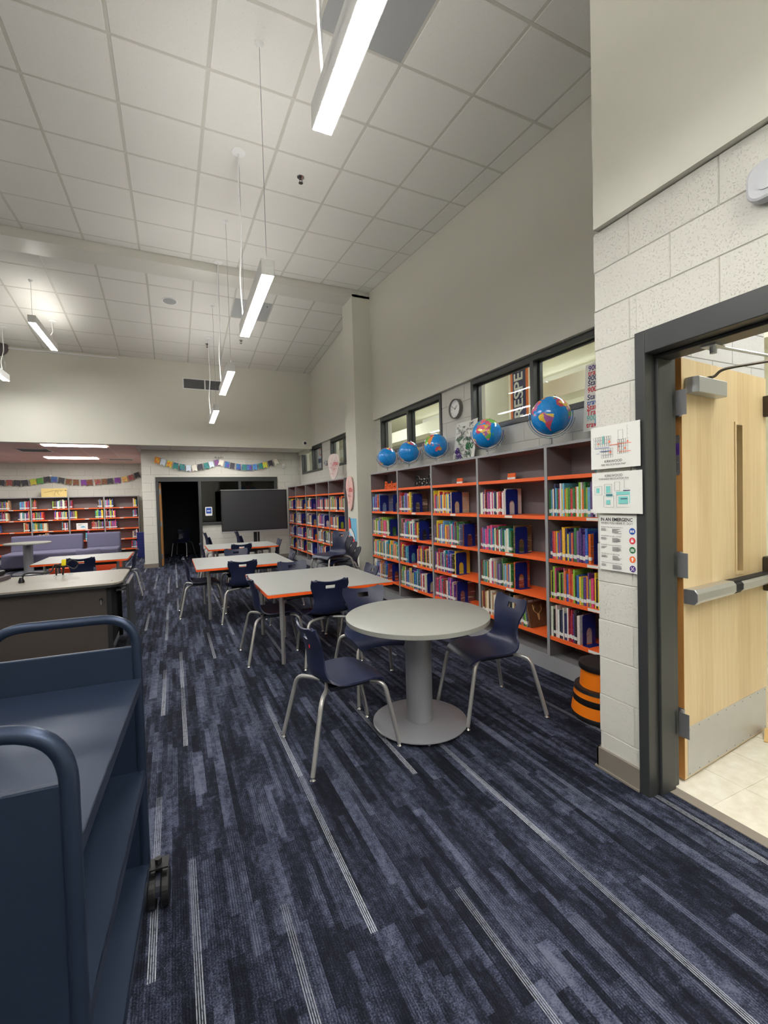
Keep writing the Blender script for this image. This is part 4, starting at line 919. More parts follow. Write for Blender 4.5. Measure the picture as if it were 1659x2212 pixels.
def globe_mesh():
    NU, NV = 144, 72; V = []; F = []; C = []; rg = random.Random(5)
    seeds = [(rg.uniform(-180, 180), rg.uniform(-60, 80), rg.choice([(238, 110, 150), (250, 214, 90), (120, 190, 80), (244, 150, 70), (180, 110, 180), (226, 90, 110)])) for _ in range(150)]
    for j in range(NV+1):
        la = -PI/2+PI*j/NV
        for i in range(NU): lo = -PI+2*PI*i/NU; V.append((math.cos(la)*math.cos(lo), math.cos(la)*math.sin(lo), math.sin(la)))
    for j in range(NV):
        for i in range(NU):
            F.append((j*NU+i, j*NU+(i+1) % NU, (j+1)*NU+(i+1) % NU, (j+1)*NU+i))
            lo = -180+360*(i+.5)/NU; la = -90+180*(j+.5)/NV
            c = (4, 140, 226)
            if la < -72: c = (225, 235, 245)
            elif any(inside(lo, la, P) for P in CONT):
                s_ = min(seeds, key=lambda q: ((q[0]-lo)*math.cos(math.radians(la)))**2+(q[1]-la)**2); c = s_[2]
            elif i % 12 == 0 or j % 12 == 0: c = (40, 154, 230)
            C.append(rgb(*c))
    me = bpy.data.meshes.new('sphere'); me.from_pydata(V, [], F); me.materials.append(M['globe_map'])
    ca = me.color_attributes.new('Col', 'FLOAT_COLOR', 'CORNER'); ca.data.foreach_set('color', [x for c in C for _ in range(4) for x in c])
    me.polygons.foreach_set('use_smooth', [True]*len(F)); me.update(); return me
GM = globe_mesh()
def ring(r, a0, a1, rad, n=40, w=1): return [(r*math.cos(a0+(a1-a0)*k/n), 0, r*math.sin(a0+(a1-a0)*k/n)) for k in range(n+1)]
GL = [(3.04, 6.33, .143, -150, 'small blue globe beside the column'), (3.04, 5.62, .145, -140, 'blue globe second from the column'), (3.04, 4.91, .148, 128, 'blue globe showing a pink island continent'), (3.04, 3.88, .153, 28, 'blue globe showing pink and green lands, before the number poster'), (2.97, 2.92, .163, -42, 'big blue globe under the wide window')]
for x, y, r, lonc, l in GL:
    t = thing('globe', l+', on the bookcase top', 'globe', (x, y, 1.926), 0)
    zc_ = r+0.085+0.01
    th_ = math.atan2(-y, -x); cy = th_-math.radians(lonc)
    s_ = put('sphere', GM, t, (0, 0, zc_)); s_.scale = (r, r, r)
    s_.rotation_euler = (Matrix.Rotation(math.radians(20), 3, Vector((math.cos(th_), math.sin(th_), 0))) @ Matrix.Rotation(cy, 3, 'Z')).to_euler()
    pa = th_+PI/2
    Rm = Matrix.Rotation(pa, 4, 'Z')
    def T_(P): return [tuple(Rm @ Vector(p)+Vector((0, 0, zc_))) for p in P]
    MB().tube(T_(ring(r+0.014, -PI/2-0.4-1.35, -PI/2+1.75, 0)), 0.0035, 8, sy=1.8).tube(T_([((r+0.014)*math.cos(1.36), 0, (r+.014)*math.sin(1.36)), (r*math.cos(1.36)*.98, 0, r*.98*math.sin(1.36))]), 0.004, 6).build('meridian_ring', 'chrome', t, smooth=True)
    MB().tube(T_(ring(r+0.030, -PI*.95, -PI*.05, 0)), 0.004, 8, sy=2).build('cradle', 'acrylic', t, smooth=True)
    MB().lathe([(0.012, 0.01), (0.01, 0.05), (0.014, zc_-r-0.028)], 14).build('stem', 'chrome', t, smooth=True)
    MB().lathe([(0.075, 0.0), (0.078, 0.004), (0.072, 0.010), (0.02, 0.014)], 28).build('base', 'acrylic', t, smooth=True)
# clock
t = thing('wall_clock', 'round grey-rimmed wall clock on the block between two windows', 'clock', (3.249, 4.72, 2.605), FX)
MB().lathe([(0.122, 0), (0.122, 0.045), (0.117, 0.05), (0.108, 0.045), (0.108, 0.03)], 48, cap=False).lathe([(0.121, 0.0), (0.12, 0.002)], 48).build('rim', 'clock_rim', t, smooth=True)
MB().lathe([(0.109, 0.025), (0.109, 0.03)], 40).build('dial', 'white_paint', t)
for h_ in range(1, 13): text(t, str(h_), 0.024, 0.088*math.sin(h_*PI/6), 0.088*math.cos(h_*PI/6), 'paper_ink', 0.0312, name='numeral')
def hand(a, L_, w_, nm): MB().prism([(-w_, -0.012), (w_, -0.012), (w_*.6, L_), (-w_*.6, L_)], 0.033, 0.0345).build(nm, 'paper_ink', t, rot=(0, 0, -a))
hand(math.radians(48), 0.055, 0.0035, 'hour_hand'); hand(math.radians(-62), 0.082, 0.0025, 'minute_hand')
# number posters
rt = random.Random(11)
t = sheet('number_poster', 'white poster of scattered numbers and words leaning on the block wall', 'poster', (3.2, 4.50, 2.17), (math.radians(82), 0, -PI/2), 0.44, 0.49, 0.01)
t.location = (3.205, 4.50, 2.175)
for k in range(95):
    s_ = rt.choice(['800', '800s', 'plays', 'poems', 'verse', 'drama', 'essays', 'letters', 'satire']); big = rt.random() < 0.2
    text(t, s_, rt.uniform(0.05, 0.06) if big else rt.uniform(0.02, 0.032), rt.uniform(-.17, .17), rt.uniform(-.22, .22), rt.choice(['paper_ink', 'paper_ink', 'green_ink', 'ink_grey']), 0.003+k*.00003, rt.choice([0, 0, PI/2, -0.6, 0.5, -PI/4]))
text(t, '800', 0.115, -0.12, -0.15, 'purple_ink', 0.008, -0.9, bold=0.003); text(t, '800', 0.10, 0.10, -0.07, 'green_ink', 0.008, 0, bold=0.004); text(t, 'plays', 0.06, 0.10, -0.15, 'green_ink', 0.008, 0)
t = sheet('number_poster', 'pale blue and maroon number poster behind the block pillar edge', 'poster', (3.16, 2.50, 2.30), (math.radians(86), 0.0, -PI/2), 0.46, 0.56, 0.01, mt='paper')
rects(t, 'colour_bands', [(-.22, .22, .03, .14), (-.22, .22, -.06, .0), (-.22, .22, -.24, -.19)], 'sky_blue', .001, .0005); rects(t, 'colour_bands', [(-.22, .22, .18, .275)], 'pink_ink', .001, .0005)
for k, (s_, yy, m_) in enumerate([('900s', .24, 'purple_ink'), ('travel', .20, 'red_ink'), ('900s', .155, 'banner_navy'), ('States', .115, 'banner_navy'), ('900s', .06, 'red_ink'), ('States', .0, 'banner_navy'), ('travel', -.045, 'blue_ink'), ('States', -.085, 'red_ink'), ('Travel', -.13, 'red_ink'), ('900', -.175, 'teal_ink'), ('travel', -.23, 'red_ink')]):
    text(t, s_, 0.062, -0.20, yy, m_, .0032, 0.0, align='LEFT', bold=0.001); text(t, s_, 0.062, 0.06, yy, m_, .0032, 0.0, align='LEFT', bold=0.001)
def leafboard(label, loc, rot, s_, txt, mt):
    t = thing('word_board', label, 'sign', loc, rot)
    P = bez([(0, .29, 0), (.115, .26, 0), (.165, .10, 0), (.15, -.08, 0), (.09, -.24, 0), (.0, -.30, 0), (-.08, -.20, 0), (-.13, -.02, 0), (-.165, .12, 0), (-.11, .26, 0), (0, .29, 0)], 5)[:-1]
    MB().prism([(p.x*s_, p.y*s_) for p in P], 0, 0.012).build('board', mt, t)
    rects(t, 'ray_lines', [(-.13*s_, .13*s_, -.05*s_, -.035*s_)], 'white_paint', .013)
    MB().prism([(-.08*s_, -.03*s_), (-.065*s_, -.03*s_), (.06*s_, .25*s_), (.045*s_, .25*s_)], .013, .0136).prism([(-.01*s_, -.26*s_), (.005*s_, -.26*s_), (-.07*s_, -.04*s_), (-.085*s_, -.04*s_)], .013, .0136).build('ray_lines', 'white_paint', t)
    rk = random.Random(2)
    for k in range(34):
        a = rk.uniform(0, 2*PI); q = rk.uniform(0.1, 0.75); text(t, rk.choice(['700s', 'music', 'sports', 'art', 'draw', 'dance', 'games']), 0.026*s_, .13*q*s_*math.cos(a), .24*q*s_*math.sin(a), 'pink_ink', .0142+k*.0001, rk.choice([0, .4, -.4, 1.2]))
    text(t, txt, 0.10*s_, 0.08*s_, 0.05*s_, 'red_ink', .018)
leafboard('pale peach leaf-shaped board with red numbers hanging on the column', (2.850, 7.50, 1.635), FX, 1.02, '700s', 'pale_pink')
leafboard('folded pink and white word board standing on the bookcase top', (3.02, 8.85, 2.21), (math.radians(85), 0, -PI/2+0.5), .92, '700', 'pink_sheet')
t = sheet('painted_poster', 'light blue painting with red and white shapes low on the column', 'poster', (2.866, 7.45, 0.98), FX, 0.37, 0.42, 0, mt='sky_blue')
MB().prism([(-.185, .20), (-.14, .21), (-.10, .13), (-.09, .05), (-.16, -.02), (-.185, -.02)], .001, .002).prism([(-.185, -.10), (.02, -.14), (.12, -.20), (-.185, -.20)], .001, .002).build('red_shape', 'bright_red', t)
MB().prism([(-.17, .02), (-.06, .02), (.03, -.05), (.10, -.15), (-.02, -.12), (-.15, -.05)], .0022, .003).build('white_shape', 'white_paint', t)
MB().tube(bez([(-.185, .21, .003), (-.13, .22, .003), (-.09, .13, .003), (-.07, .04, .003), (.04, -.04, .003), (.12, -.17, .003)], 5), 0.004, 5).build('black_outline', 'paper_ink', t)
t = thing('wall_cup', 'small white round fixture beside the end window', 'fixture', (3.25, 9.95, 2.38), FX)
MB().lathe([(0.055, 0), (0.06, 0.05), (0.045, 0.07)], 20).build('body', 'light_grey_plastic', t, smooth=True); MB().lathe([(0.03, 0.07), (0.028, 0.075)], 16).build('lens', 'clock_rim', t)

# ------------------------------------------------------------ chairs
def chair_shell():
    prof = [(.222, .408), (.212, .424), (.18, .436), (.12, .441), (.04, .436), (-.04, .430), (-.10, .430), (-.145, .440), (-.178, .465), (-.192, .505), (-.196, .55), (-.198, .60), (-.205, .645), (-.214, .68), (-.219, .695), (-.224, .71), (-.232, .733), (-.241, .757), (-.247, .773)]
    hw = [.165, .185, .200, .210, .216, .214, .206, .192, .172, .152, .142, .144, .155, .170, .176, .181, .183, .177, .152]
    cur = [(0, -.02), (0, -.012), (0, -.004), (0, .004), (0, .008), (0, .012), (.004, .018), (.014, .026), (.026, .03), (.034, .02), (.036, .01), (.034, 0), (.03, 0), (.028, 0), (.027, 0), (.026, 0), (.025, .002), (.024, .008), (.023, .012)]
    n = 16; bm = bmesh.new(); G = []
    for k, ((y, z), w_, (cy, cz)) in enumerate(zip(prof, hw, cur)):
        row = []
        for i in range(n+1):
            u = 2*i/n-1; zz = z+cz*u*u
            if k >= len(prof)-3: zz -= (0.003, 0.007, 0.011)[k-len(prof)+3]*max(0, 1-(u/0.8)**2)
            if k == len(prof)-1: zz -= 0.020*max(0, abs(u)-.72)/.28+0.002
            row.append(bm.verts.new((u*w_, y+cy*abs(u)**2, zz)))
        G.append(row)
    for k in range(len(prof)-1):
        for i in range(n):
            if k in (14, 15) and 6 <= i <= 9: continue
            bm.faces.new((G[k][i], G[k][i+1], G[k+1][i+1], G[k+1][i]))
    bmesh.ops.recalc_face_normals(bm, faces=bm.faces)
    bmesh.ops.solidify(bm, geom=bm.faces[:], thickness=0.011)
    bmesh.ops.recalc_face_normals(bm, faces=bm.faces)
    for f in bm.faces: f.smooth = True
    me = bpy.data.meshes.new('shell'); bm.to_mesh(me); bm.free(); me.materials.append(M['navy_plastic']); me.set_sharp_from_angle(angle=math.radians(50)); return me
CH = {}
CH['shell'] = chair_shell()
def leg_mesh(s_, front):
    if front: P = fillet([(0.02*s_, .09, .408), (.10*s_, .115, .408), (.190*s_, .205, .402), (.217*s_, .285, .02)], .055)
    else: P = fillet([(0.02*s_, -.10, .404), (.10*s_, -.125, .404), (.212*s_, -.205, .400), (.268*s_, -.29, .02)], .055)
    return MB().tube(P, 0.0135, 10).mesh('leg', ['leg_metal'], True)
for s_ in (-1, 1):
    for fnt in (0, 1): CH[(s_, fnt)] = leg_mesh(s_, fnt)
CH['glide'] = MB().lathe([(0.017, 0.0), (0.018, 0.006), (0.013, 0.014), (0.012, 0.024)], 12).mesh('foot_glide', ['chrome'], True)
CH['frame'] = MB().box(-.13, .13, -.12, .12, .403, .412).box(-.14, -.12, -.12, .13, .398, .42).box(.12, .14, -.12, .13, .398, .42).mesh('seat_frame', ['dark_plastic'])
def chair(label, x, y, face, z=0.0, group=None, tilt=0.0):
    """face: direction the sitter looks, degrees from +Y towards +X"""
    t = thing('school_chair', label, 'chair', (x, y, z), (tilt, 0, -math.radians(face)), group)
    put('shell', CH['shell'], t); put('seat_frame', CH['frame'], t)
    for s_ in (-1, 1):
        for fnt in (0, 1):
            l_ = put('leg', CH[(s_, fnt)], t); put('foot_glide', CH['glide'], l_, (.217*s_ if fnt else .268*s_, .285 if fnt else -.29, 0))
    return t
a = chair('navy chair with a small red sticker, drawn up to the round table', .90, 2.63, 86)
o = MB().lathe([(0.011, 0), (0.011, 0.001)], 14).build('sticker', 'bright_red', a, loc=(0.075, -0.2185, 0.665), rot=(PI/2, 0, 0)); o['label'] = 'red round sticker'
chair('navy chair at the round table with its back to the bookcases', 1.98, 2.58, -84)
chair('navy chair facing the camera from behind the round table', 1.40, 3.27, 184)
chair('navy chair with its back to the round table, pushed in to the big orange-edged table', 1.30, 4.20, 2)
chair('navy chair at the aisle end of the table beside the round one', .87, 4.52, 90)
chair('navy chair tucked under the far side of the biggest orange-edged table', 1.30, 5.28, 180)
chair('navy chair at the bookcase end of the biggest orange-edged table', 1.80, 4.66, -90)
chair('navy chair at the aisle end of the second orange-edged table', .33, 6.77, 90)
chair('navy chair pushed in to the near side of the second orange-edged table', .80, 6.18, 5)
chair('navy chair tucked under the far side of the second orange-edged table', .90, 7.40, 180)
chair('navy chair at the bookcase end of the second orange-edged table', 1.40, 6.72, -88)
chair('navy chair at the aisle end of the third orange-edged table', .67, 9.15, 90)
chair('navy chair pushed in to the near side of the third orange-edged table', 1.10, 8.66, 0)
chair('navy chair at the screen end of the third orange-edged table', 1.70, 9.05, -90)
chair('navy chair in front of the lone orange-edged table by the desk', -1.23, 8.02, 2)
chair('navy chair at the aisle end of the lone orange-edged table', -.80, 8.85, -90)
SG = 'chairs stacked by the column'
for i, l in enumerate(['bottom navy chair of the stack by the column', 'second-lowest navy chair of the stack by the column', 'second-highest navy chair of the stack by the column', 'top navy chair of the stack by the column']):
    chair(l, 2.37-0.075*i, 6.60-.03*i, -113, 0.086*i, SG)
for i in range(2):
    chair(['lower', 'upper'][i]+' navy chair of the stack by the low block wall', .92-.08*i, 10.85, 85, .105*i, 'stacked chairs by the low block wall')
    chair(['lower', 'upper'][i]+' navy chair of the stack beneath the big screen', 1.58-.08*i, 10.75, 85, .105*i, 'stacked chairs under the screen')
chair('chair standing in the dark office', 0.22, 14.7, 200)

# ------------------------------------------------------------ tables
t = thing('round_table', 'round grey pedestal table with a steel disc base', 'table', (1.445, 2.615, 0))
MB().lathe([(0.458, .705), (.472, .708), (.474, .735), (.468, .74)], 72, mi=0).build('table_top', 'laminate_round', t, smooth=True)
MB().lathe([(0.087, .02), (.087, .705)], 40).build('pedestal', 'grey_metal_paint', t, smooth=True)
MB().lathe([(0.30, .022), (.312, .026), (.312, .032), (.305, .036), (.10, .040)], 64).build('base_disc', 'grey_metal_paint', t, smooth=True)
MB().box(-.2, .2, -.03, .03, .68, .705).box(-.03, .03, -.2, .2, .68, .705).build('bracket', 'black_matte', t)
for k in range(6): MB().lathe([(0.016, 0), (.016, .01), (.008, .012), (.008, .024)], 12, .29*math.cos(k*PI/3+.2), .29*math.sin(k*PI/3+.2)).build('foot_glide', 'chrome', t, smooth=True)
def orange_table(label, x0, x1, y0, y1, z=0.685, group='orange-edged tables'):
    cx_, cy_ = (x0+x1)/2, (y0+y1)/2; a, b = (x1-x0)/2, (y1-y0)/2
    t = thing('study_table', label, 'table', (cx_, cy_, 0), 0, group)
    MB().prism(rrect(2*a-.006, 2*b-.006, .02, 3), z-.004, z).build('table_top', 'laminate', t)
    MB().prism(rrect(2*a, 2*b, .022, 3), z-.030, z-.0035).build('edge_band', 'orange_edge', t)['label'] = 'orange edge band'
    MB().box(-a+.17, a-.17, -b+.14, -b+.17, z-.085, z-.03).box(-a+.17, a-.17, b-.17, b-.14, z-.085, z-.03).box(-a+.17, -a+.2, -b+.17, b-.17, z-.085, z-.03).box(a-.2, a-.17, -b+.17, b-.17, z-.085, z-.03).build('apron', 'frame_grey', t)
    for sx_ in (-1, 1):
        for sy_ in (-1, 1):
            l = MB().tube([(sx_*(a-.155), sy_*(b-.155), z-.03), (sx_*(a-.155), sy_*(b-.155), .32)], .024, 4).build('leg', 'leg_metal', t)
            MB().tube([(sx_*(a-.155), sy_*(b-.155), .33), (sx_*(a-.155), sy_*(b-.155), .0)], .019, 4).build('leg_extension', 'leg_metal', l)
    return t
orange_table('biggest orange-edged pale table, between the round table and the column', .73, 1.97, 4.03, 5.40)
orange_table('orange-edged pale table, second in the row from the round table', .24, 1.49, 6.14, 7.48)
orange_table('orange-edged pale table in front of the big screen', .56, 1.83, 8.72, 9.87)
orange_table('orange-edged pale table alone beyond the desk', -1.93, -.67, 8.18, 9.38)
t = thing('stick', 'white marker lying under the second orange-edged table', 'marker', (.64, 6.85, .011), .3); MB().tube([(-.05, 0, 0), (.05, 0, 0)], .010, 8).build('marker_body', 'white_paint', t)

# ------------------------------------------------------------ book cart
rotc = -math.atan2(0.055, 0.87)
t = thing('book_cart', 'dark blue metal book cart cut by the photo edge', 'cart', (-0.18, 1.01, 0), rotc)
CW, CLn = 0.47, 0.875
def end_frame(y, nm, s_):
    P = fillet([(-.014, y, .13), (-.014, y, 1.098), (-CW+.014, y, 1.098), (-CW+.014, y, .13)], .115, 10)
    o = MB().tube(P, .0165, 14).build('end_frame', 'cart_blue', t, smooth=True)
    MB().box(-CW+.02, -.02, y-.008, y+.008, .15, .99).build('end_sheet', 'cart_blue', o, bevel=.003)
end_frame(0.0, 'near', 1); end_frame(CLn, 'far', -1)
for z in (.872, .530, .178):
    MB().box(-CW+.004, 0.0, .012, CLn-.012, z-.004, z).box(-.004, 0, .012, CLn-.012, z-.034, z).box(-CW+.004, -CW+.008, .012, CLn-.012, z-.034, z).build('shelf', 'cart_blue', t, bevel=.0015)
for x, y in ((-.055, .05), (-CW+.055, .05), (.028, CLn+.005), (-CW+.055, CLn-.02)):
    c = MB().tube([(x, y, .125), (x, y, .175)], .012, 8).box(x-.035, x+.035, y-.03, y+.03, .150, .156).build('caster', 'black_rubber', t)
    for s_ in (-1, 1):
        MB().prism([(y-.004+.062*math.cos(a_), .063+.062*math.sin(a_)) for a_ in [2*PI*k/28 for k in range(28)]], x+s_*.022-.014, x+s_*.022+.014, 'x').build('wheel', 'black_rubber', c, bevel=.005)
    MB().prism([(y+.056*math.cos(a_), .068+.056*math.sin(a_)) for a_ in [PI*k/10 for k in range(11)]], x-.008, x+.008, 'x').build('hood', 'dark_plastic', c)

# ------------------------------------------------------------ desk
t = thing('teacher_desk', 'beige-topped dark wood desk with black edges and a hanging side leaf', 'desk', (-1.6, 5.7, 0))
top = [(-.9, -.60), (1.03, -.60), (1.08, -.57), (1.115, -.48), (1.115, .40), (1.06, .50), (-.9, .52)]
MB().prism(top, .745, .762).build('desk_top', 'desk_top', t); MB().prism([(a*1.003, b*1.006) for a, b in top], .722, .7445).build('edge_band', 'desk_edge', t)
MB().box(-.9, .98, -.53, -.51, .05, .722).build('front_panel', 'desk_wood', t)
for x in (.0,): MB().box(x-.002, x+.002, -.532, -.53, .05, .55).build('panel_joint', 'desk_edge', t)
MB().box(.98, 1.02, -.54, -.49, 0, .722).box(.98, 1.02, .40, .45, 0, .722).box(.98, 1.02, -.49, .40, .60, .70).build('leg_post', 'black_matte', t)
MB().box(.955, .975, -.50, .45, .04, .720).build('side_panel', 'black_matte', t)
sl_ = MB().prism([(-.30, .70), (.36, .70), (.36, .10), (-.30, .16)], 1.13, 1.155, 'x').build('side_leaf', 'frame_grey', t, bevel=.003)
MB().box(1.128, 1.157, -.30, .36, .695, .706).build('leaf_edge', 'alu', sl_)
MB().box(1.02, 1.13, -.1, -.06, .60, .62).box(1.02, 1.13, .15, .19, .60, .62).build('bracket', 'hinge_metal', sl_)
lk = MB().lathe([(.016, 0), (.016, .012), (.012, .016)], 16).build('lock', 'black_matte', t, loc=(.935, -.532, .60), rot=(PI/2, 0, 0))
MB().box(.93, .940, -.56, -.548, .555, .60).build('key', 'hinge_metal', t)
for x, y in ((1.02, .33), (1.02, -.42)): MB().lathe([(.008, .762), (.008, .7635)], 10, x, y).build('screw_cap', 'brown_cover', t)
ring_ = MB().tube([(.47+.09*math.cos(a_), .36+.055*math.sin(a_), .763) for a_ in [2*PI*k/24 for k in range(25)]], .004, 6).build('cable_grommet', 'alu', t)
t = thing('cable_bundle', 'black power cords with a yellow tag rising from the desk grommet', 'cable', (-1.13, 6.05, .765))
MB().tube(bez([(0, 0, 0), (.0, 0, .08), (-.06, -.05, .12), (-.10, -.1, .05), (-.25, -.3, .08), (-.28, -.36, .03)], 8), .008, 8).tube(bez([(0, 0, 0), (.02, 0, .10), (.09, 0, .16), (.14, .02, .11), (.10, 0, .06), (0, .02, .12), (-.06, .02, .09), (-.06, 0, 0)], 8), .008, 8).build('cord', 'black_rubber', t, smooth=True)
MB().lathe([(.02, -.02), (.028, .01), (.015, .05)], 14, -.28, -.37).build('plug', 'black_rubber', t, smooth=True)
MB().prism([(-.02, 0), (.02, .007), (.013, .075), (-.027, .068)], -.002, .002, 'y').build('tag', 'yellow_tag', t, loc=(.01, -.01, .10), rot=(0, .2, 0))
t = thing('desk_tray', 'grey plastic tray with a black phone at the desk end', 'tray', (-1.72, 5.98, .763), -.15)
MB().box(-.35, .10, -.14, .14, 0, .045).build('tray', 'disc_dark', t, bevel=.008); MB().box(-.35, -.16, -.12, .1, .046, .085).build('paper_pile', 'paper', t); MB().box(-.12, .06, .0, .12, .046, .10).build('phone', 'black_rubber', t, bevel=.012)
# screen panel at the far end of the desk (photo edge)
t = thing('monitor_panel', 'mauve-grey panel standing on the desk at the photo edge', 'screen', (-2.02, 6.35, .763), .1)
MB().box(-.14, .14, -.02, .02, .0, .32).build('panel', 'disc_dark', t, bevel=.01); MB().box(-.14, .14, -.08, .08, 0, .01).build('foot', 'black_matte', t)

# ------------------------------------------------------------ far furniture
def sofa(label, x0, x1, yb, yf, zs=.43, zb=.81, group='purple-grey lounge sofas'):
    t = thing('sofa', label, 'sofa', ((x0+x1)/2, (yb+yf)/2, 0), 0, group); a = (x1-x0)/2; b = (yb-yf)/2
    MB().prism([(-b, .06), (b, .06), (b, zs-.005), (-b, zs-.02)], -a, a, 'x').build('seat', 'sofa_cloth', t, bevel=.04)
    MB().prism([(b-.24, zs-.03), (b, zs-.03), (b, zb), (b-.16, zb)], -a, a, 'x').build('backrest', 'sofa_cloth', t, bevel=.035)
    for sx_ in (-1, 1):
        for sy_ in (-1, 1): MB().lathe([(.025, 0), (.025, .065)], 10, sx_*(a-.08), sy_*(b-.08)).build('leg', 'black_matte', t)
sofa('long purple-grey sofa behind the round pedestal table', -3.80, -2.24, 14.75, 13.75)
sofa('short purple-grey sofa nearest the blue bins', -2.16, -1.36, 14.85, 13.95)
sofa('purple-grey sofa section cut by the photo edge', -4.75, -3.95, 14.2, 13.0, .43, .5)
MB_ = thing('pouf', 'low purple-grey pouf before the short sofa', 'pouf', (-2.0, 13.75, 0)); MB().lathe([(.26, .03), (.28, .08), (.28, .40), (.25, .44)], 28).build('cushion', 'sofa_cloth', MB_, smooth=True)
t = thing('round_table', 'pale round pedestal table before the long sofa', 'table', (-3.08, 13.02, 0))
MB().lathe([(.44, .70), (.45, .705), (.45, .73), (.44, .735)], 48).build('table_top', 'laminate_round', t, smooth=True); MB().lathe([(.095, .02), (.095, .70)], 28).build('pedestal', 'grey_metal_paint', t, smooth=True); MB().lathe([(.30, .0), (.31, .01), (.30, .03), (.1, .035)], 40).build('base_disc', 'grey_metal_paint', t, smooth=True)
for x, y, l in ((-1.20, 10.6, 'orange drum stool behind the lone table near the aisle'), (-1.78, 9.75, 'orange drum stool behind the lone table near the cords')):
    t = thing('drum_stool', l, 'stool', (x, y, 0)); MB().lathe([(.17, .0), (.19, .03), (.24, .40), (.235, .45), (.19, .47)], 36).build('body', 'ottoman_orange', t, smooth=True); MB().lathe([(.18, .47), (.17, .478)], 30).build('seat_pad', 'ottoman_orange', t, smooth=True)
t = thing('bin_stack', 'stack of blue plastic bins at the end of the reading bookcase', 'bins', (-.82, 15.1, 0))
for i in range(9): 
    MB().box(-.15, .13, -.2, .2, .01+.081*i, .01+.081*i+.070).box(-.16, .14, -.21, .21, .01+.081*i+.066, .01+.081*i+.08).build('bin', 'bin_blue', t)
t = thing('picture_book', 'white picture book with a blue car standing face out', 'book', (-2.42, 15.73, RSH[2]+.001), (math.radians(88), 0, 0))
MB().box(-.14, .14, 0, .19, -.01, 0).build('cover', 'white_paint', t); MB().prism([(-.03, .06), (.08, .06), (.09, .08), (.06, .085), (.04, .105), (0, .105), (-.02, .085), (-.04, .08)], .001, .003).build('car_print', 'sky_blue', t); text(t, 'DOT', .045, -.045, .14, 'paper_ink', .002)
t = thing('dinosaur_picture', 'yellow panel with a dinosaur skeleton drawing on the bookcase top', 'picture', (-3.07, 15.80, 1.842), (math.radians(87), 0, 0))
MB().box(-.305, .305, 0, .25, -.012, 0).build('panel', 'dino_yellow', t)
dn = MB().tube(bez([(-.24, .13, .002), (-.1, .16, .002), (.05, .19, .002), (.14, .2, .002), (.2, .19, .002), (.26, .195, .002)], 6), .003, 5).tube([(.05, .18, .002), (.02, .12, .002), (.0, .06, .002), (.03, .03, .002)], .003, 5).tube([(.09, .18, .002), (.08, .11, .002), (.13, .05, .002)], .003, 5).tube([(.16, .19, .002), (.19, .15, .002)], .0025, 5)
for k in range(7): dn.tube([(.03+.022*k, .19, .002), (.035+.022*k, .145, .002)], .0016, 4)
dn.lathe([(.016, .001), (.016, .003)], 10, .275, .185).build('skeleton_lines', 'brown_line', t)
def garland(label, loc, P, cols_, w_=.112, h_=.165):
    t = thing('pennant_garland', label, 'garland', loc, FY)
    pts = bez([(x, z, .004) for x, z in P], 14); MB().tube(pts, .0022, 5).build('string', 'paper_ink', t)
    L_ = [0]
    for a_, b_ in zip(pts, pts[1:]): L_.append(L_[-1]+(b_-a_).length)
    n = int(L_[-1]/(w_*1.22)); rg = random.Random(len(P))
    pm = MB().prism([(-w_/2, 0), (-w_/2, -h_), (0, -h_*.78), (w_/2, -h_), (w_/2, 0)], 0, .002).mesh('pennant', ['flag_print'])
    for k in range(n):
        s_ = (k+.5)/n*L_[-1]; i = max(q for q in range(len(L_)) if L_[q] <= s_); d_ = pts[min(i+1, len(pts)-1)]-pts[i]
        o = put('pennant', pm, t, (pts[i].x, pts[i].y, .006+.003*(k % 2)), (rg.uniform(-.12, .05), rg.uniform(-.25, .25), math.atan2(d_.y, d_.x)*.7+rg.uniform(-.08, .08)))
        c = rg.choice(cols_); o.color = rgb(*c)
    return t
FC = [(196, 60, 60), (80, 150, 200), (230, 210, 80), (60, 60, 70), (226, 170, 110), (120, 90, 150), (60, 120, 170), (225, 130, 60), (210, 225, 235), (240, 230, 220), (60, 140, 130)]
g1 = garland('picture pennant garland strung above the dark office door', (0, 12.30, 0), [(-.33, 2.70), (-.03, 2.60), (.20, 2.53), (.48, 2.50), (.80, 2.56), (1.11, 2.65), (1.30, 2.60), (1.62, 2.535), (1.96, 2.53), (2.29, 2.60), (2.61, 2.71)], FC)
text(g1, 'PLAY!!', .075, 1.12, 2.69, 'paper_ink', .008)
garland('picture pennant garland on the reading corner wall', (0, 15.99, 0), [(-4.75, 2.36), (-4.33, 2.345), (-4.1, 2.345), (-3.79, 2.34), (-3.42, 2.40), (-3.22, 2.44), (-2.98, 2.42), (-2.75, 2.37), (-2.4, 2.34), (-1.96, 2.36), (-1.44, 2.41), (-1.15, 2.48), (-.90, 2.60)], [(150, 70, 80), (90, 140, 60), (70, 110, 160), (220, 150, 100), (60, 60, 66), (110, 60, 140), (200, 180, 70), (120, 60, 50)], .145, .18)
for (x, y, z, l) in ((-3.18, 16.05, 2.44, 'small white sensor between pennants in the reading corner'), (2.78, 12.345, 2.50, 'small white sensor on block wall beside the pennants')):
    t = thing('wall_sensor', l, 'sensor', (x, y, z), FY); MB().box(-.032, .032, -.055, .055, 0, .035).build('body', 'white_paint', t, bevel=.008); MB().box(-.02, .02, -.03, -.005, .035, .037).build('lens', 'light_grey_plastic', t)
t = thing('door_tablet', 'white-framed blue tablet fixed to the office window', 'tablet', (.83, 12.328, 1.33), FY)
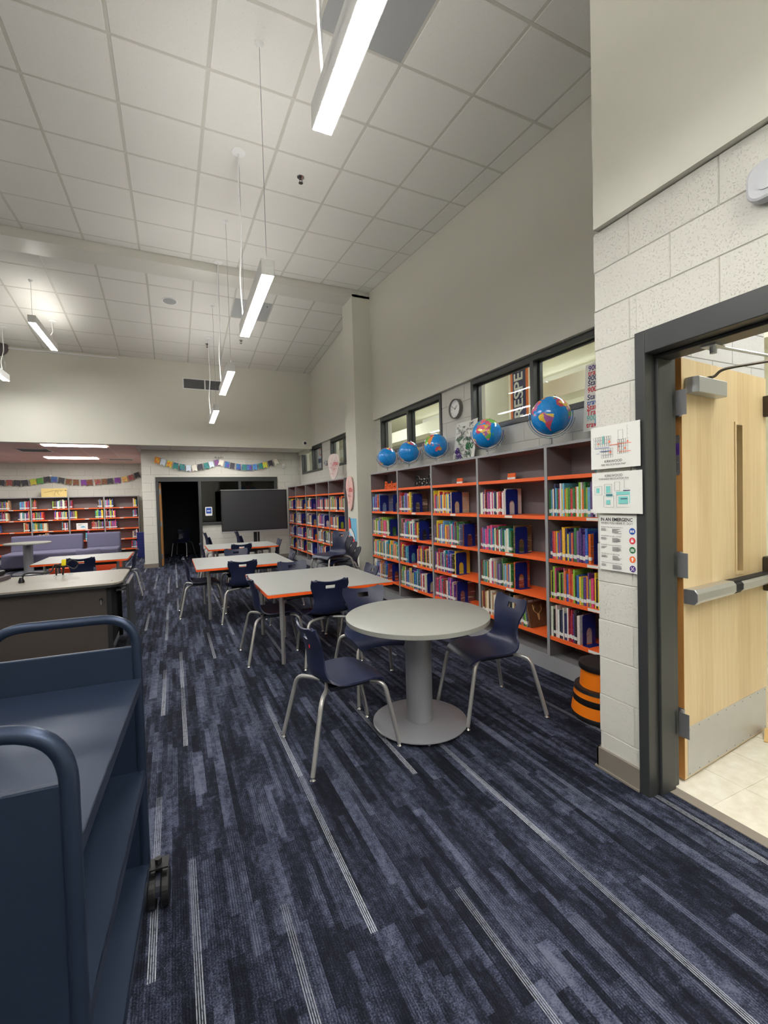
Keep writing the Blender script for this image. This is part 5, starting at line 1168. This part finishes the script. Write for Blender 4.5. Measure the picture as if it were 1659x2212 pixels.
MB().prism(rrect(.165, .225, .02), 0, .02).build('frame', 'white_paint', t, bevel=.003); MB().box(-.062, .062, -.055, .09, .02, .022).build('screen', 'blue_ink', t); MB().box(-.04, .04, .0, .025, .022, .023).build('caption_bar', 'white_paint', t)
# big interactive screen
t = thing('interactive_screen', 'large dark screen on a wheeled stand by the bookcases', 'screen', (1.865, 11.62, 0), -0.01)
MB().box(-.80, .80, -.03, .03, .80, 1.845).build('panel_body', 'bezel', t, bevel=.006); MB().box(-.775, .775, -.034, -.03, .855, 1.815).build('display', 'screen_black', t)
MB().box(-.80, .80, -.038, .03, .79, .83).box(-.805, .805, -.036, .03, 1.835, 1.85).build('metal_trim', 'alu', t, bevel=.003)
MB().box(-.04, .04, .04, .10, .08, 1.5).box(.06, .10, .04, .10, .08, 1.5).build('post', 'black_matte', t); MB().box(-.3, .36, .03, .07, 1.1, 1.5).build('mount', 'black_matte', t)
MB().box(-.5, .55, .03, .1, .06, .10).box(-.5, -.43, -.3, .35, .05, .10).box(.48, .55, -.3, .35, .05, .10).build('base', 'black_matte', t)
for x in (-.465, .515):
    for y in (-.27, .32): MB().prism([(y+.03*math.cos(a_), .03+.03*math.sin(a_)) for a_ in [2*PI*k/16 for k in range(16)]], x-.012, x+.012, 'x').build('wheel', 'black_rubber', t)
# kick stool
t = thing('step_stool', 'orange and black round kick stool behind the block pillar', 'stool', (2.60, 2.13, 0))
MB().lathe([(.196, .0), (.205, .012), (.204, .035), (.196, .045)], 48).lathe([(.19, .105), (.193, .11), (.19, .15)], 48).build('rubber_skirt', 'stool_black', t, smooth=True)
MB().lathe([(.203, .036), (.192, .108)], 48, cap=False).lathe([(.188, .15), (.182, .185), (.17, .19)], 48).build('base_drum', 'stool_orange', t, smooth=True)
MB().lathe([(.186, .184), (.180, .205), (.13, .208)], 48).build('lower_step', 'stool_black', t, smooth=True)
MB().lathe([(.148, .205), (.136, .33)], 48).build('column_drum', 'stool_orange', t, smooth=True)
MB().lathe([(.150, .325), (.154, .335), (.150, .362), (.12, .366)], 48).build('top_step', 'stool_black', t, smooth=True)
print('books', nbook, 'objects', len(bpy.data.objects))
